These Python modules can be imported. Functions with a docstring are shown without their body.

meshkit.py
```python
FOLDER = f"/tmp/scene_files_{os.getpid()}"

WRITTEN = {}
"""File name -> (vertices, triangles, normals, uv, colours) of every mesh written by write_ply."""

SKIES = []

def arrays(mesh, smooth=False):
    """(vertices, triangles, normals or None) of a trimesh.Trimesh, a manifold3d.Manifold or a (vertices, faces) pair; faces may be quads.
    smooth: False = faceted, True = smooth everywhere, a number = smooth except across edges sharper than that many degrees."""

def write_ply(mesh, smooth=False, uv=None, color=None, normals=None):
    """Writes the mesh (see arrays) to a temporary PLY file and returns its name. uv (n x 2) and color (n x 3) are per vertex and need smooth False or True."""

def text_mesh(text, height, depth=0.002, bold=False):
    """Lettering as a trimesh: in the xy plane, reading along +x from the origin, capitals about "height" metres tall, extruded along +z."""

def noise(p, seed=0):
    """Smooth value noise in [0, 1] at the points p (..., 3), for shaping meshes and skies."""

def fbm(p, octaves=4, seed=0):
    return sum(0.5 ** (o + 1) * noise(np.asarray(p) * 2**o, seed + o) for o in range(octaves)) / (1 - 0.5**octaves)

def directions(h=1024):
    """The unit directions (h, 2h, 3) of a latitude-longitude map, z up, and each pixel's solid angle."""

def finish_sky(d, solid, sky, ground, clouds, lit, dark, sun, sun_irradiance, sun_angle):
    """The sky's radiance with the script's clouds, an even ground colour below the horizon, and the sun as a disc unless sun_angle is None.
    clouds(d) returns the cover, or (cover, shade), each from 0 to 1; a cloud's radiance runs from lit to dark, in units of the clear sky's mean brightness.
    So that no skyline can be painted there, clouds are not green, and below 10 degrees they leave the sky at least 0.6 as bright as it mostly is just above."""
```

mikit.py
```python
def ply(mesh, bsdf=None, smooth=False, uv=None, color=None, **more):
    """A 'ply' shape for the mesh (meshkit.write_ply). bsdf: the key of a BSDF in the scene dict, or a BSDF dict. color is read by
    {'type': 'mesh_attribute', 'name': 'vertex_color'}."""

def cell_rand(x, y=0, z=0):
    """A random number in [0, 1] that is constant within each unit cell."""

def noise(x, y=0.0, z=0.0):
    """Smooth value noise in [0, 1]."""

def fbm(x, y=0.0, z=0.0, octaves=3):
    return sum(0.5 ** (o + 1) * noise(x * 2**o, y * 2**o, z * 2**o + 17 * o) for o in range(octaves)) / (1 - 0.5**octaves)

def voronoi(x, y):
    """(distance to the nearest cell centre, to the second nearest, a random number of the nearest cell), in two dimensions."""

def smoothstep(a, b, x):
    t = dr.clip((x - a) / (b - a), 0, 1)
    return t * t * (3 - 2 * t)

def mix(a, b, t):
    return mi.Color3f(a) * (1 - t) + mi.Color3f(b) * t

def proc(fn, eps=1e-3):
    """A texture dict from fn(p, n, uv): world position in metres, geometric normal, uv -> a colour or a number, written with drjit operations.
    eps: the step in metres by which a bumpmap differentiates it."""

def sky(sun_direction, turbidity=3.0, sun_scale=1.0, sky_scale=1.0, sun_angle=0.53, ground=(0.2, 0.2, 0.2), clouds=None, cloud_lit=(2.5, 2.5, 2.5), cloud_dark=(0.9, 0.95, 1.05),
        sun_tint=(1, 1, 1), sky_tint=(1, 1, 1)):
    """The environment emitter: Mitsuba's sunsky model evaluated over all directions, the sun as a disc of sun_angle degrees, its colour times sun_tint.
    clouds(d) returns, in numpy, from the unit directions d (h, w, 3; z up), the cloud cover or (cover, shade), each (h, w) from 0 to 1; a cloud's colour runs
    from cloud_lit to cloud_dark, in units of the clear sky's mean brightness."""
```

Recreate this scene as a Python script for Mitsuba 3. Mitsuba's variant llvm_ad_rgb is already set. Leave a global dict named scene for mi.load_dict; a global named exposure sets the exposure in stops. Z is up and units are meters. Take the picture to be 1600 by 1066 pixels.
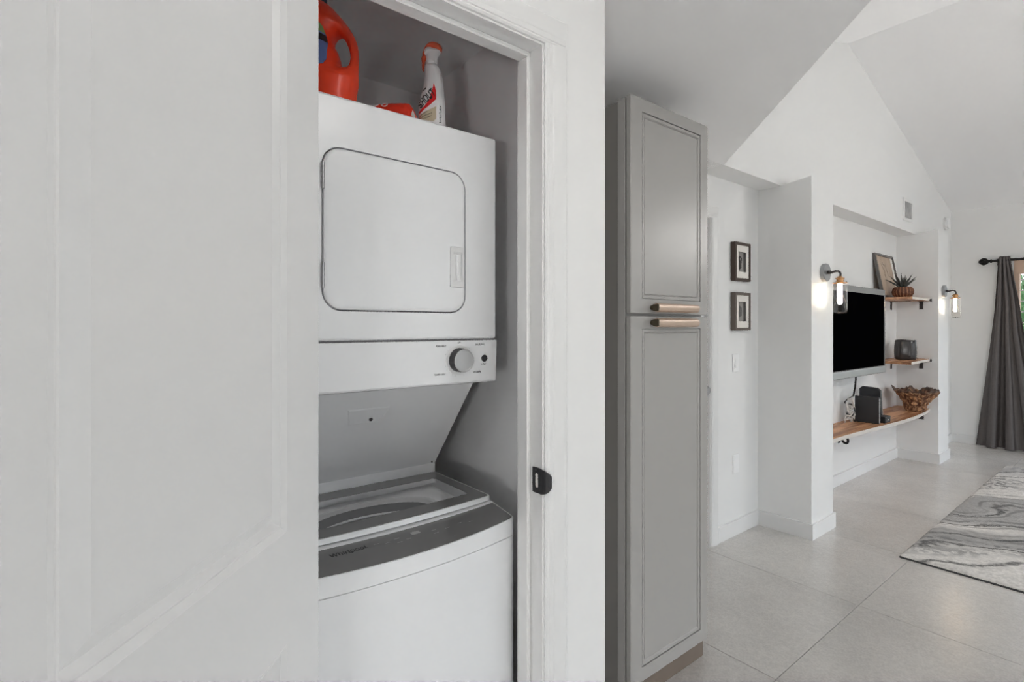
import math, random
import numpy as np, trimesh, manifold3d as m3
import mitsuba as mi, drjit as dr
import mikit, meshkit
from mikit import noise, fbm, cell_rand, smoothstep, mix
from shapely.geometry import Polygon, Point, box as sbox
from shapely.ops import unary_union
from scipy.spatial import Delaunay

random.seed(3)
RNG = np.random.default_rng(5)
scene, labels = {}, {}
T = mi.ScalarTransform4f
V = np.array

# ------------------------------------------------------------------ camera, sky, lamps, exposure
EYE = V([0.0, 0.0, 1.36])
FWD = V([0.62250, 0.78262, 0.0])            # level view, walls run along x and y
scene['camera'] = {'type': 'perspective', 'fov_axis': 'x', 'fov': 2 * math.degrees(math.atan(800 / 817.04)), 'near_clip': 0.02, 'far_clip': 300.0,
                   'principal_point_offset_y': (533 - 510) / 1066.0,
                   'to_world': T().look_at(origin=EYE.tolist(), target=(EYE + FWD).tolist(), up=[0, 0, 1])}


def cloud_cover(d):
    p = d * V([3.0, 3.0, 6.0])
    return np.clip(0.55 + 1.3 * (meshkit.fbm(p + 7.3, 4, 2) - 0.5), 0, 1)


scene['sky'] = mikit.sky([-0.8, 0.10, 0.75], turbidity=4.0, sun_scale=0.5, sky_scale=17.5, ground=(0.3, 0.3, 0.28), clouds=cloud_cover,
                         cloud_lit=(1.35, 1.33, 1.3), cloud_dark=(0.9, 0.9, 0.9), sky_tint=(1.20, 1.07, 0.955))
exposure = -0.28
UNSEEN_HALL_GLOBE = 62.0      # unseen low globe in the hall, placed to light the closet
FILL_GLOBE = 24.0     # added fill globe behind the camera, lifts closet and ceiling
UNSEEN_CEILING_LAMP = 16.0    # radiance of the unseen ceiling lamp that lights door and dryer
UNSEEN_PENDANT = 54.0          # unseen globe, placed to light the vaulted room
BULB = 66.0            # sconce bulbs


# ------------------------------------------------------------------ helpers
def s2l(*c):
    c = V(c, float) / 255
    return np.where(c < 0.04045, c / 12.92, ((c + 0.055) / 1.055) ** 2.4).tolist()


def rgb(c):
    return {'type': 'rgb', 'value': [float(x) for x in c]}


def mat(key, color, rough=0.5, spec=0.5, metal=0.0, **more):
    col = color if isinstance(color, dict) else rgb(color)
    scene[key] = {'type': 'twosided', 'bsdf': {'type': 'principled', 'base_color': col, 'roughness': rough, 'specular': spec, 'metallic': metal, **more}}
    return key


def bumped(key, color, rough, spec, fn, scale, eps=1e-3, metal=0.0):
    col = color if isinstance(color, dict) else rgb(color)
    scene[key] = {'type': 'twosided', 'bsdf': {'type': 'bumpmap', 'arbitrary': mikit.proc(fn, eps), 'scale': scale,
                  'bsdf': {'type': 'principled', 'base_color': col, 'roughness': rough, 'specular': spec, 'metallic': metal}}}
    return key


def key_for(name):
    if name not in used:
        used[name] = 1
        return name
    k = f'{name}_{used[name]:03d}'
    used[name] += 1
    return k


used = {}


def thing(name, label=None, category=None, group=None, kind=None):
    k = key_for(name)
    labels[k] = {}
    if label: labels[k]['label'] = label
    if category: labels[k]['category'] = category
    if group: labels[k]['group'] = group
    if kind: labels[k]['kind'] = kind
    return k


def put(key, mesh, bsdf, smooth=30, label=None, kind=None, xf=None, **more):
    """One mesh as one entry."""
    if xf is not None:
        mesh = tm(mesh).copy()
        mesh.apply_transform(xf)
    scene[key] = mikit.ply(mesh, bsdf, smooth, **more)
    if label or kind:
        labels.setdefault(key, {})
        if label: labels[key]['label'] = label
        if kind: labels[key]['kind'] = kind
    return key


def part(parent, name, mesh, bsdf, smooth=30, label=None, xf=None, kind=None, **more):
    return put(key_for(parent + '__' + name), mesh, bsdf, smooth, label, kind, xf, **more)


def solo(name, label, cat, mesh, bsdf, smooth=30, group=None, kind=None, xf=None, **more):
    k = thing(name, label, cat, group, kind)
    put(k, mesh, bsdf, smooth, xf=xf, **more)
    return k


def tm(m):
    if isinstance(m, trimesh.Trimesh):
        return m
    q = m.to_mesh()
    return trimesh.Trimesh(q.vert_properties[:, :3], q.tri_verts, process=False)


def man(m):
    m = m.copy()
    m.merge_vertices()
    return m3.Manifold(m3.Mesh(np.asarray(m.vertices, np.float32), np.asarray(m.faces, np.uint32)))


def hull(pts):
    return trimesh.Trimesh(vertices=np.asarray(pts, float)).convex_hull


def bx(lo, hi, c=0.0):
    """Box with chamfered edges."""
    lo, hi = V(lo, float), V(hi, float)
    if c <= 0:
        m = trimesh.creation.box(hi - lo)
        m.apply_translation((lo + hi) / 2)
        return m
    pts = []
    for sx in (0, 1):
        for sy in (0, 1):
            for sz in (0, 1):
                p = V([(lo, hi)[sx][0], (lo, hi)[sy][1], (lo, hi)[sz][2]])
                inn = V([1 - 2 * sx, 1 - 2 * sy, 1 - 2 * sz]) * c
                for k in range(3):
                    q = p + inn
                    q[k] = p[k]
                    pts.append(q)
    return hull(pts)


def rbx(lo, hi, r, n=1):
    """Box with rounded edges."""
    lo, hi = V(lo, float) + r, V(hi, float) - r
    s = trimesh.creation.icosphere(n, r).vertices
    pts = [s + V([x, y, z]) for x in (lo[0], hi[0]) for y in (lo[1], hi[1]) for z in (lo[2], hi[2])]
    return hull(np.vstack(pts))


def cat(*ms):
    return trimesh.util.concatenate([tm(m) for m in ms])


def ext(poly, z0, z1):
    """Plan polygon extruded in z."""
    gs = getattr(poly, 'geoms', [poly])
    ms = []
    for g in gs:
        m = trimesh.creation.extrude_polygon(g, z1 - z0, engine='earcut')
        m.apply_translation([0, 0, z0])
        ms.append(m)
    return trimesh.util.concatenate(ms)


def frame(ux, uy, n, o):
    m = np.eye(4)
    m[:3, 0], m[:3, 1], m[:3, 2], m[:3, 3] = ux, uy, n, o
    return m


def ext_xz(poly, y0, y1):
    """Polygon in (x, z) extruded from y1 (back) towards y0 (front)."""
    m = ext(poly, 0, y1 - y0)
    m.apply_transform(frame([1, 0, 0], [0, 0, 1], [0, -1, 0], [0, y1, 0]))
    return m


def ext_yz(poly, x0, x1):
    m = ext(poly, 0, x1 - x0)
    m.apply_transform(frame([0, 1, 0], [0, 0, 1], [1, 0, 0], [x0, 0, 0]))
    return m


def rrect(x0, y0, x1, y1, r, q=6):
    return sbox(x0 + r, y0 + r, x1 - r, y1 - r).buffer(r, quad_segs=q)


def lathe(prof, n=32, o=(0, 0, 0)):
    m = trimesh.creation.revolve(V(prof, float), sections=n)
    if m.volume < 0:
        m.invert()
    m.apply_translation(o)
    return m


def rod(a, b, r, n=16):
    return trimesh.creation.cylinder(radius=r, segment=[a, b], sections=n)


def tube(pts, rad, n=8):
    pts = V(pts, float)
    rad = np.broadcast_to(V(rad, float), (len(pts),))
    tan = np.gradient(pts, axis=0)
    tan /= np.linalg.norm(tan, axis=1, keepdims=True)
    ref = V([0, 0, 1.0]) if abs(tan[0][2]) < 0.9 else V([1.0, 0, 0])
    vs, fs = [], []
    for i, (p, t) in enumerate(zip(pts, tan)):
        u = ref - t * (ref @ t)
        u /= np.linalg.norm(u)
        ref = u
        w = np.cross(t, u)
        a = np.arange(n) * 2 * np.pi / n
        vs.append(p + rad[i] * (np.cos(a)[:, None] * u + np.sin(a)[:, None] * w))
    for i in range(len(pts) - 1):
        for k in range(n):
            a, b = i * n + k, i * n + (k + 1) % n
            fs += [[a, b, b + n], [a, b + n, a + n]]
    vs = np.vstack(vs)
    c0, c1 = len(vs), len(vs) + 1
    vs = np.vstack([vs, pts[0], pts[-1]])
    L = (len(pts) - 1) * n
    for k in range(n):
        fs += [[c0, (k + 1) % n, k], [c1, L + k, L + (k + 1) % n]]
    return trimesh.Trimesh(vs, fs, process=False)


def spline(pts, n=24):
    from scipy.interpolate import CubicSpline
    pts = V(pts, float)
    t = np.r_[0, np.cumsum(np.linalg.norm(np.diff(pts, axis=0), axis=1))]
    return CubicSpline(t, pts)(np.linspace(0, t[-1], n))


def smooth_ring(pts, n=90):
    from scipy.interpolate import CubicSpline
    p = V(list(pts) + [pts[0]], float)
    t = np.r_[0, np.cumsum(np.linalg.norm(np.diff(p, axis=0), axis=1))]
    return CubicSpline(t, p, bc_type='periodic')(np.linspace(0, t[-1], n, endpoint=False))


def inflate(poly, half, R, step):
    """A pillowed solid from an outline in (x, y); thickness along z grows from the rim to 'half' at distance R from it."""
    B = []
    for ring in [poly.exterior, *poly.interiors]:
        k = max(12, int(ring.length / step))
        B += [ring.interpolate(i / k, normalized=True).coords[0] for i in range(k)]
    x0, y0, x1, y1 = poly.bounds
    gx, gy = np.meshgrid(np.arange(x0, x1, step), np.arange(y0, y1, step))
    inner = poly.buffer(-step * 0.45)
    I = [(x, y) for x, y in zip(gx.ravel(), gy.ravel()) if inner.contains(Point(x, y))]
    for f in (0.08, 0.25, 0.5):
        q = poly.buffer(-R * f)
        for g in getattr(q, 'geoms', [q]):
            if g.is_empty: continue
            for ring in [g.exterior, *g.interiors]:
                k = max(8, int(ring.length / step))
                I += [ring.interpolate(i / k, normalized=True).coords[0] for i in range(k)]
    P = V(B + I)
    d = V([0.0] * len(B) + [poly.boundary.distance(Point(p)) for p in I])
    tri = Delaunay(P).simplices
    big = poly.buffer(1e-6)
    keep = [t for t in tri if big.contains(Point(*P[t].mean(0)))]
    F = V(keep)
    a, b, c = P[F[:, 0]], P[F[:, 1]], P[F[:, 2]]
    area = (b[:, 0] - a[:, 0]) * (c[:, 1] - a[:, 1]) - (b[:, 1] - a[:, 1]) * (c[:, 0] - a[:, 0])
    F[area < 0] = F[area < 0][:, ::-1]
    F = F[np.abs(area) > 1e-12]
    h = half * np.sqrt(np.clip(1 - (1 - np.minimum(d, R) / R) ** 2, 0, 1))
    n, nb = len(P), len(B)
    front = np.c_[P, h]
    back = np.c_[P, -h]
    idx = np.arange(n) + n
    idx[:nb] = np.arange(nb)
    return trimesh.Trimesh(np.vstack([front, back]), np.vstack([F, idx[F][:, ::-1]]), process=False)


def text(s, h, depth, xf, bold=False, center=True, sx=1.0):
    m = meshkit.text_mesh(s, h, depth, bold)
    m.apply_scale([sx, 1, 1])
    if center:
        m.apply_translation([-(m.bounds[0][0] + m.bounds[1][0]) / 2, -h / 2, 0])
    m.apply_transform(xf)
    return m


FRONT = lambda x, y, z: frame([1, 0, 0], [0, 0, 1], [0, -1, 0], [x, y, z])   # a plane that faces -y

# ------------------------------------------------------------------ materials
mat('paint', s2l(229, 229, 228), 0.55, 0.3)
mat('paint_ceiling', s2l(229, 229, 228), 0.75, 0.2)
mat('paint_door', s2l(210, 210, 210), 0.38, 0.4)
mat('paint_trim', s2l(222, 222, 221), 0.35, 0.4)
mat('enamel', s2l(224, 225, 226), 0.26, 0.5)
mat('enamel_gray', s2l(214, 214, 214), 0.3, 0.5)
mat('gap_dark', s2l(96, 96, 98), 0.6, 0.2)  # dark gray for shaded gaps and the washer base
mat('smoked_glass', s2l(98, 98, 98), 0.14, 0.5)
mat('print_dark', s2l(34, 34, 36), 0.5, 0.3)
mat('print_gray', s2l(150, 150, 150), 0.5, 0.3)
mat('print_pale', s2l(185, 185, 185), 0.5, 0.3)
mat('steel', s2l(170, 170, 172), 0.3, 0.5, 0.9)
mat('knob_face', s2l(176, 176, 176), 0.35, 0.5, 0.75)
mat('chrome', s2l(205, 205, 205), 0.18, 0.5, 0.9)
mat('black_plastic', s2l(38, 38, 40), 0.4, 0.4)
mat('black_matte', s2l(26, 25, 25), 0.5, 0.3)
mat('cabinet_gray', s2l(158, 156, 153), 0.33, 0.45)
mat('cabinet_gray_shaded', s2l(128, 126, 122), 0.45, 0.4)  # cabinet gray darkened for the side that lies in shade
mat('toe_brown', s2l(112, 100, 90), 0.5, 0.4)
mat('handle_tan', s2l(182, 160, 142), 0.35, 0.5, 0.25)
mat('handle_dark', s2l(80, 72, 58), 0.35, 0.5, 0.6)
scene['screen_black'] = {'type': 'twosided', 'bsdf': {'type': 'diffuse', 'reflectance': rgb([0.0012, 0.0012, 0.0014])}}
mat('silver', s2l(170, 172, 175), 0.3, 0.5, 0.7)
mat('gunmetal', s2l(98, 95, 93), 0.32, 0.5, 0.5)
mat('bezel_dark', s2l(84, 82, 82), 0.3, 0.5, 0.3)
mat('brass', s2l(196, 150, 104), 0.3, 0.5, 0.85)
mat('pewter', s2l(150, 152, 154), 0.35, 0.5, 0.7)
mat('iron', s2l(66, 64, 64), 0.4, 0.5, 0.5)
mat('frame_dark', s2l(62, 50, 43), 0.45, 0.4)
mat('frame_gray_brown', s2l(92, 84, 78), 0.45, 0.4)
mat('mat_board', s2l(222, 218, 212), 0.7, 0.2)
mat('niche_gray', s2l(150, 147, 143), 0.7, 0.2)
mat('niche_dark', s2l(108, 106, 104), 0.7, 0.2)
mat('relic', s2l(52, 48, 46), 0.6, 0.3)
mat('relic_gray', s2l(98, 97, 96), 0.6, 0.3)
mat('vase_black', s2l(52, 50, 50), 0.18, 0.5)
mat('jug_red', s2l(226, 66, 34), 0.3, 0.5)
mat('cap_navy', s2l(46, 48, 66), 0.4, 0.4)
mat('label_blue', s2l(92, 110, 160), 0.4, 0.3)
mat('label_green', s2l(128, 150, 96), 0.4, 0.3)
mat('label_black', s2l(38, 38, 40), 0.4, 0.3)
mat('white_plastic', s2l(232, 232, 232), 0.35, 0.4)
mat('trigger_red', s2l(206, 92, 62), 0.4, 0.4)
mat('swoosh_red', s2l(206, 40, 44), 0.4, 0.3)
mat('label_tan', s2l(190, 178, 152), 0.45, 0.3)
mat('pack_red', s2l(222, 58, 36), 0.35, 0.4)
mat('cord_white', s2l(214, 210, 204), 0.5, 0.4)
mat('leaf_dark', s2l(62, 62, 58), 0.5, 0.3)
mat('grout', s2l(150, 147, 143), 0.8, 0.1)
mat('device_black', s2l(44, 45, 48), 0.35, 0.4)
mat('wood_tan_frame', s2l(206, 178, 158), 0.5, 0.3)
mat('bark', s2l(95, 82, 70), 0.9, 0.1)
mat('rug_binding', s2l(70, 70, 70), 0.9, 0.1)

scene['window_glass'] = {'type': 'thindielectric', 'int_ior': 1.5}
scene['sconce_glass'] = {'type': 'thindielectric', 'int_ior': 1.3, 'specular_transmittance': rgb([0.99, 0.97, 0.94])}
scene['lid_glass'] = {'type': 'thindielectric', 'int_ior': 1.5, 'specular_transmittance': rgb([0.97, 0.97, 0.97])}
scene['foliage'] = {'type': 'principledthin', 'base_color': rgb(s2l(128, 166, 122)), 'roughness': 0.6, 'diff_trans': 0.8}

TILE, TX, TY = 0.859, 2.047, 0.943


def tile_color(p, n, uv):
    c = cell_rand((p.x - TX) / TILE, (p.y - TY) / TILE)
    a = fbm(p.x * 3.1 + 40 * c, p.y * 3.1, 0.0, 4)
    b = noise(p.x * 190, p.y * 190)
    d = noise(p.x * 60, p.y * 60 + 9)
    v = 0.92 + 0.10 * (c - 0.5) + 0.24 * (a - 0.5) + 0.13 * (b - 0.5) + 0.07 * (d - 0.5)
    return mi.Color3f(*s2l(198, 195, 191)) * v


scene['tile'] = {'type': 'twosided', 'bsdf': {'type': 'principled', 'base_color': mikit.proc(tile_color), 'roughness': 0.23, 'specular': 0.5}}


def rug_color(p, n, uv):
    x, y = p.x, p.y
    a, b = 0.69 * x + 0.72 * y, 0.72 * x - 0.69 * y        # veins run mostly along b
    w1 = fbm(a * 0.9 + 3.1, b * 0.8 + 1.7, 0.0, 3) - 0.5
    w2 = fbm(a * 1.1 + 11.0, b * 0.7 + 5.2, 3.0, 3) - 0.5
    t = a * 1.5 + 1.7 * w1 + 0.22 * (fbm(a * 6, b * 3, 1.0, 2) - 0.5)
    s = b * 0.55 + 1.4 * w2
    grain = noise(x * 120, y * 120) * 0.6 + noise(x * 55, y * 55, 4.0) * 0.4
    fur = noise(x * 34 + 3, y * 34)
    base = smoothstep(0.46, 0.72, fbm(t * 1.7, s * 0.9, 0.0, 3))
    f = t * 3.1 - dr.floor(t * 3.1)
    line = smoothstep(0.10, 0.015, dr.abs(f - 0.5 + 0.10 * (fur - 0.5)))
    f2 = t * 6.3 + 0.3 - dr.floor(t * 6.3 + 0.3)
    line2 = smoothstep(0.16, 0.03, dr.abs(f2 - 0.5)) * smoothstep(0.45, 0.62, fbm(x * 1.7 + 4, y * 1.7, 8.0, 2))
    smear = smoothstep(0.52, 0.72, fbm(t * 2.2 + 5, s * 0.9, 2.0, 3)) * smoothstep(0.35, 0.7, fur * 0.5 + grain * 0.6)
    mask = smoothstep(0.32, 0.62, fbm(x * 1.2 + 9, y * 1.2 + 2, 6.0, 2))
    col = mix(s2l(214, 211, 207), s2l(158, 157, 156), base * 0.9)
    col = mix(col, s2l(96, 96, 97), dr.clip(smear * 0.75, 0, 1))
    col = mix(col, s2l(70, 70, 71), dr.clip(line * mask * 0.85 + line2 * 0.5, 0, 1) * (0.55 + 0.45 * smoothstep(0.2, 0.6, grain)))
    return col * (0.80 + 0.4 * (grain - 0.25))


scene['rug_pile'] = {'type': 'twosided', 'bsdf': {'type': 'principled', 'base_color': mikit.proc(rug_color), 'roughness': 0.95, 'specular': 0.1, 'sheen': 0.3}}


def shelf_wood(p, n, uv):
    g = fbm(p.x * 2.2, p.y * 26, p.z * 20, 3)
    r = noise(p.x * 3, p.y * 120, p.z * 90)
    return mix(s2l(196, 148, 112), s2l(142, 98, 70), smoothstep(0.3, 0.7, g)) * (0.9 + 0.2 * r)


mat('shelf_wood', mikit.proc(shelf_wood), 0.4, 0.4)
mat('shelf_edge', s2l(205, 199, 192), 0.45, 0.4)


def art_color(p, n, uv):
    a = fbm(p.x * 9, p.z * 5, 0.0, 3)
    f = p.x * 14 + 3.0 * (fbm(p.x * 6, p.z * 6, 5.0, 2) - 0.5) + p.z * 4
    leaf = smoothstep(0.22, 0.05, dr.abs(f - dr.floor(f) - 0.5)) * smoothstep(0.46, 0.62, fbm(p.x * 12 + 3, p.z * 8, 2.0, 2))
    return mix(mix(s2l(186, 166, 146), s2l(160, 138, 118), a), s2l(112, 96, 82), leaf * 0.7)


mat('art_tan', mikit.proc(art_color), 0.4, 0.4)


def curtain_color(p, n, uv):
    w = noise(p.y * 260, p.z * 30) * 0.5 + noise(p.y * 30, p.z * 260) * 0.5
    return mi.Color3f(*s2l(80, 75, 74)) * (0.85 + 0.3 * w)


scene['curtain_cloth'] = {'type': 'twosided', 'bsdf': {'type': 'principled', 'base_color': mikit.proc(curtain_color), 'roughness': 0.42, 'specular': 0.5, 'sheen': 0.3}}
scene['root_wood'] = {'type': 'twosided', 'bsdf': {'type': 'principled', 'base_color': {'type': 'mesh_attribute', 'name': 'vertex_color'}, 'roughness': 0.55, 'specular': 0.35}}


def wall_bump(p, n, uv):
    return fbm(p.x * 34, p.y * 34, p.z * 34, 2)


bumped('knockdown', s2l(241, 241, 241), 0.75, 0.2, wall_bump, 0.0016, 2e-3)
bumped('paint_wall', s2l(226, 226, 225), 0.55, 0.3, wall_bump, 0.0008, 2e-3)
bumped('paint_closet_lifted', s2l(240, 240, 240), 0.6, 0.25, wall_bump, 0.0010, 2e-3)  # same white wall paint, lightened to brighten the dim closet

# ------------------------------------------------------------------ the setting
CEIL = 2.294
YW, YG = 1.765, 1.605          # back wall of the niches, plane of the gable
X0, X1, YR = -2.2, 7.905, -3.6
RIDGE_X, RIDGE_Z, PITCH = 4.72, 3.63, 0.29


def struct(name, label, mesh, bsdf, smooth=False):
    return solo(name, label, None, mesh, bsdf, smooth, kind='structure')


fl = struct('floor', 'large gray concrete-look floor tiles with thin pale joints', bx([X0, YR, -0.06], [X1, 1.9, -0.004]), 'grout')
for i in range(-5, 8):
    for j in range(-6, 2):
        x0, y0 = TX + i * TILE, TY + j * TILE
        lo, hi = [max(x0, X0) + 0.0012, max(y0, YR) + 0.0012, -0.0035], [min(x0 + TILE, X1) - 0.0012, min(y0 + TILE, 1.842) - 0.0012, 0.0]
        if hi[0] - lo[0] > 0.05 and hi[1] - lo[1] > 0.02:
            part(fl, 'tile', bx(lo, hi, 0.001), 'tile', False)

# closet (laundry) walls; the doorway is 0.58 wide
DL, DR, DH = 0.281, 0.861, 2.054
YC0, YC1 = 0.963, 1.060
struct('wall_hall', 'white hall wall around the laundry doorway', cat(
    bx([X0, YC0, 0], [DL - 0.018, YC1, 2.32]), bx([DR + 0.018, YC0, 0], [1.091, YC1, 2.32]), bx([DL - 0.018, YC0, DH + 0.018], [DR + 0.018, YC1, 2.32])), 'paint_wall')
struct('wall_closet_right', 'laundry closet right wall, shaded gray', bx([1.0, YC1, 0], [1.091, 1.842, 2.32]), 'paint_closet_lifted')
struct('wall_closet_back', 'laundry closet back wall', bx([0.1, 1.842, 0], [1.091, 1.9, 2.32]), 'paint_closet_lifted')
struct('wall_closet_left', 'laundry closet left wall', bx([0.1, YC1, 0], [0.19, 1.842, 2.32]), 'paint_closet_lifted')
struct('ceiling_closet', 'low ceiling of the laundry closet', bx([0.19, YC1, 2.274], [1.0, 1.842, 2.293]), 'paint_closet_lifted')

cl = struct('ceiling', 'flat white ceiling over the kitchen that ends in a diagonal edge', ext(
    Polygon([(X0, YR), (0.11, YR), (0.11, -1.048), (2.842, YG), (2.842, 1.9), (X0, 1.9)]), CEIL, CEIL + 0.05), 'knockdown')
zl = RIDGE_Z - PITCH * (RIDGE_X - 0.11)
zr = RIDGE_Z - PITCH * (X1 - RIDGE_X)
part(cl, 'vault_slope', ext_xz(Polygon([(0.11, zl), (RIDGE_X, RIDGE_Z), (RIDGE_X, RIDGE_Z + 0.06), (0.11, zl + 0.06)]), YR, 1.9), 'knockdown', False)
part(cl, 'vault_slope', ext_xz(Polygon([(RIDGE_X, RIDGE_Z), (X1 + 0.1, zr - 0.029), (X1 + 0.1, zr + 0.031), (RIDGE_X, RIDGE_Z + 0.06)]), YR, 1.9), 'knockdown', False)
d = V([2.842 - 0.11, YG + 1.048]); d /= np.linalg.norm(d); nn = V([-d[1], d[0]])
a, b = V([0.11, -1.048]), V([2.842, YG])
part(cl, 'fascia', ext(Polygon([a, b, b + nn * 0.03, a + nn * 0.03]), CEIL + 0.001, 3.10), 'paint_wall', False)

struct('wall_gable', 'white gable wall above the media niche', ext_xz(Polygon([(1.0, CEIL + 0.0), (X1, CEIL + 0.0), (X1, zr), (RIDGE_X, RIDGE_Z), (1.0, RIDGE_Z - PITCH * (RIDGE_X - 1.0))]), YG, 1.9), 'paint_wall')
struct('wall_kitchen', 'white wall with two small frames beside a doorway', cat(
    bx([1.091, YW, 0], [2.25, 1.9, CEIL]), bx([2.965, YW, 0], [3.6, 1.9, CEIL]), bx([2.25, YW, 2.03], [2.965, 1.9, CEIL])), 'paint_wall')
struct('wall_media', 'white back wall of the media niche', bx([3.6, YW, 0], [6.6, 1.9, CEIL]), 'paint_wall')
struct('wall_corner', 'short white wall right of the media niche', bx([6.6, YG, 0], [X1, 1.9, CEIL]), 'paint_wall')
PA, PB, PY = (3.567, 3.912), (6.505, 6.878), 1.420


def pillar(x0, x1, label):
    body = ext_yz(Polygon([(PY, 0), (YW, 0), (YW, 2.293), (YG, 2.293), (PY, 2.322)]), x0, x1)
    k = struct('wall_pillar', label, body, 'paint_wall')
    bz = ext(Polygon([(x0 - 0.013, YW), (x0 - 0.013, PY - 0.013), (x1 + 0.013, PY - 0.013), (x1 + 0.013, YW), (x1, YW), (x1, PY), (x0, PY), (x0, YW)]), 0, 0.098)
    part(k, 'baseboard', bz, 'paint_trim', False)


pillar(*PA, 'white pillar left of the television, with baseboard')
pillar(*PB, 'white pillar right of the wooden shelves, with baseboard')

# far wall with a tall window, unseen rear wall with openings placed for daylight, left wall
WY0, WY1, WZ0, WZ1 = -0.95, 1.035, 0.10, 2.03
struct('wall_far', 'white far wall with the curtained window', cat(
    bx([X1, WY1, 0], [X1 + 0.12, 1.9, 3.7]), bx([X1, YR, 0], [X1 + 0.12, WY0, 3.7]), bx([X1, WY0, WZ1], [X1 + 0.12, WY1, 3.7]), bx([X1, WY0, 0], [X1 + 0.12, WY1, WZ0])), 'paint_wall')
w = []
edges = [(X0, 1.0), (2.6, 3.2), (5.2, 5.6), (7.4, X1)]
for e in edges: w.append(bx([e[0], YR - 0.12, 0], [e[1], YR, 3.7]))
w += [bx([X0, YR - 0.12, 2.15], [X1, YR, 3.7])]
struct('wall_rear', 'unseen white wall behind the camera with openings placed to let in daylight', cat(*w), 'paint_wall')
struct('wall_left', 'white wall at the left end of the hall', bx([X0 - 0.12, YR, 0], [X0, 1.9, 2.4]), 'paint_wall')

# baseboards
struct('baseboard_media', 'white baseboard in the media niche', bx([PA[1], YW - 0.013, 0], [PB[0], YW, 0.10], 0.002), 'paint_trim')
struct('baseboard_kitchen', 'white baseboard under the two small frames', bx([3.04, YW - 0.013, 0], [PA[0], YW, 0.10], 0.002), 'paint_trim')
struct('baseboard_far', 'white baseboard along the far wall', bx([X1 - 0.013, WY1 + 0.06, 0], [X1, YG, 0.10], 0.002), 'paint_trim')
struct('baseboard_corner', 'white baseboard right of the pillar', bx([PB[1], YG - 0.013, 0], [X1 - 0.013, YG, 0.10], 0.002), 'paint_trim')
struct('baseboard_hall', 'white baseboard beside the laundry doorway', bx([0.938, YC0 - 0.013, 0], [1.104, YC0, 0.10], 0.002), 'paint_trim')

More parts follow.
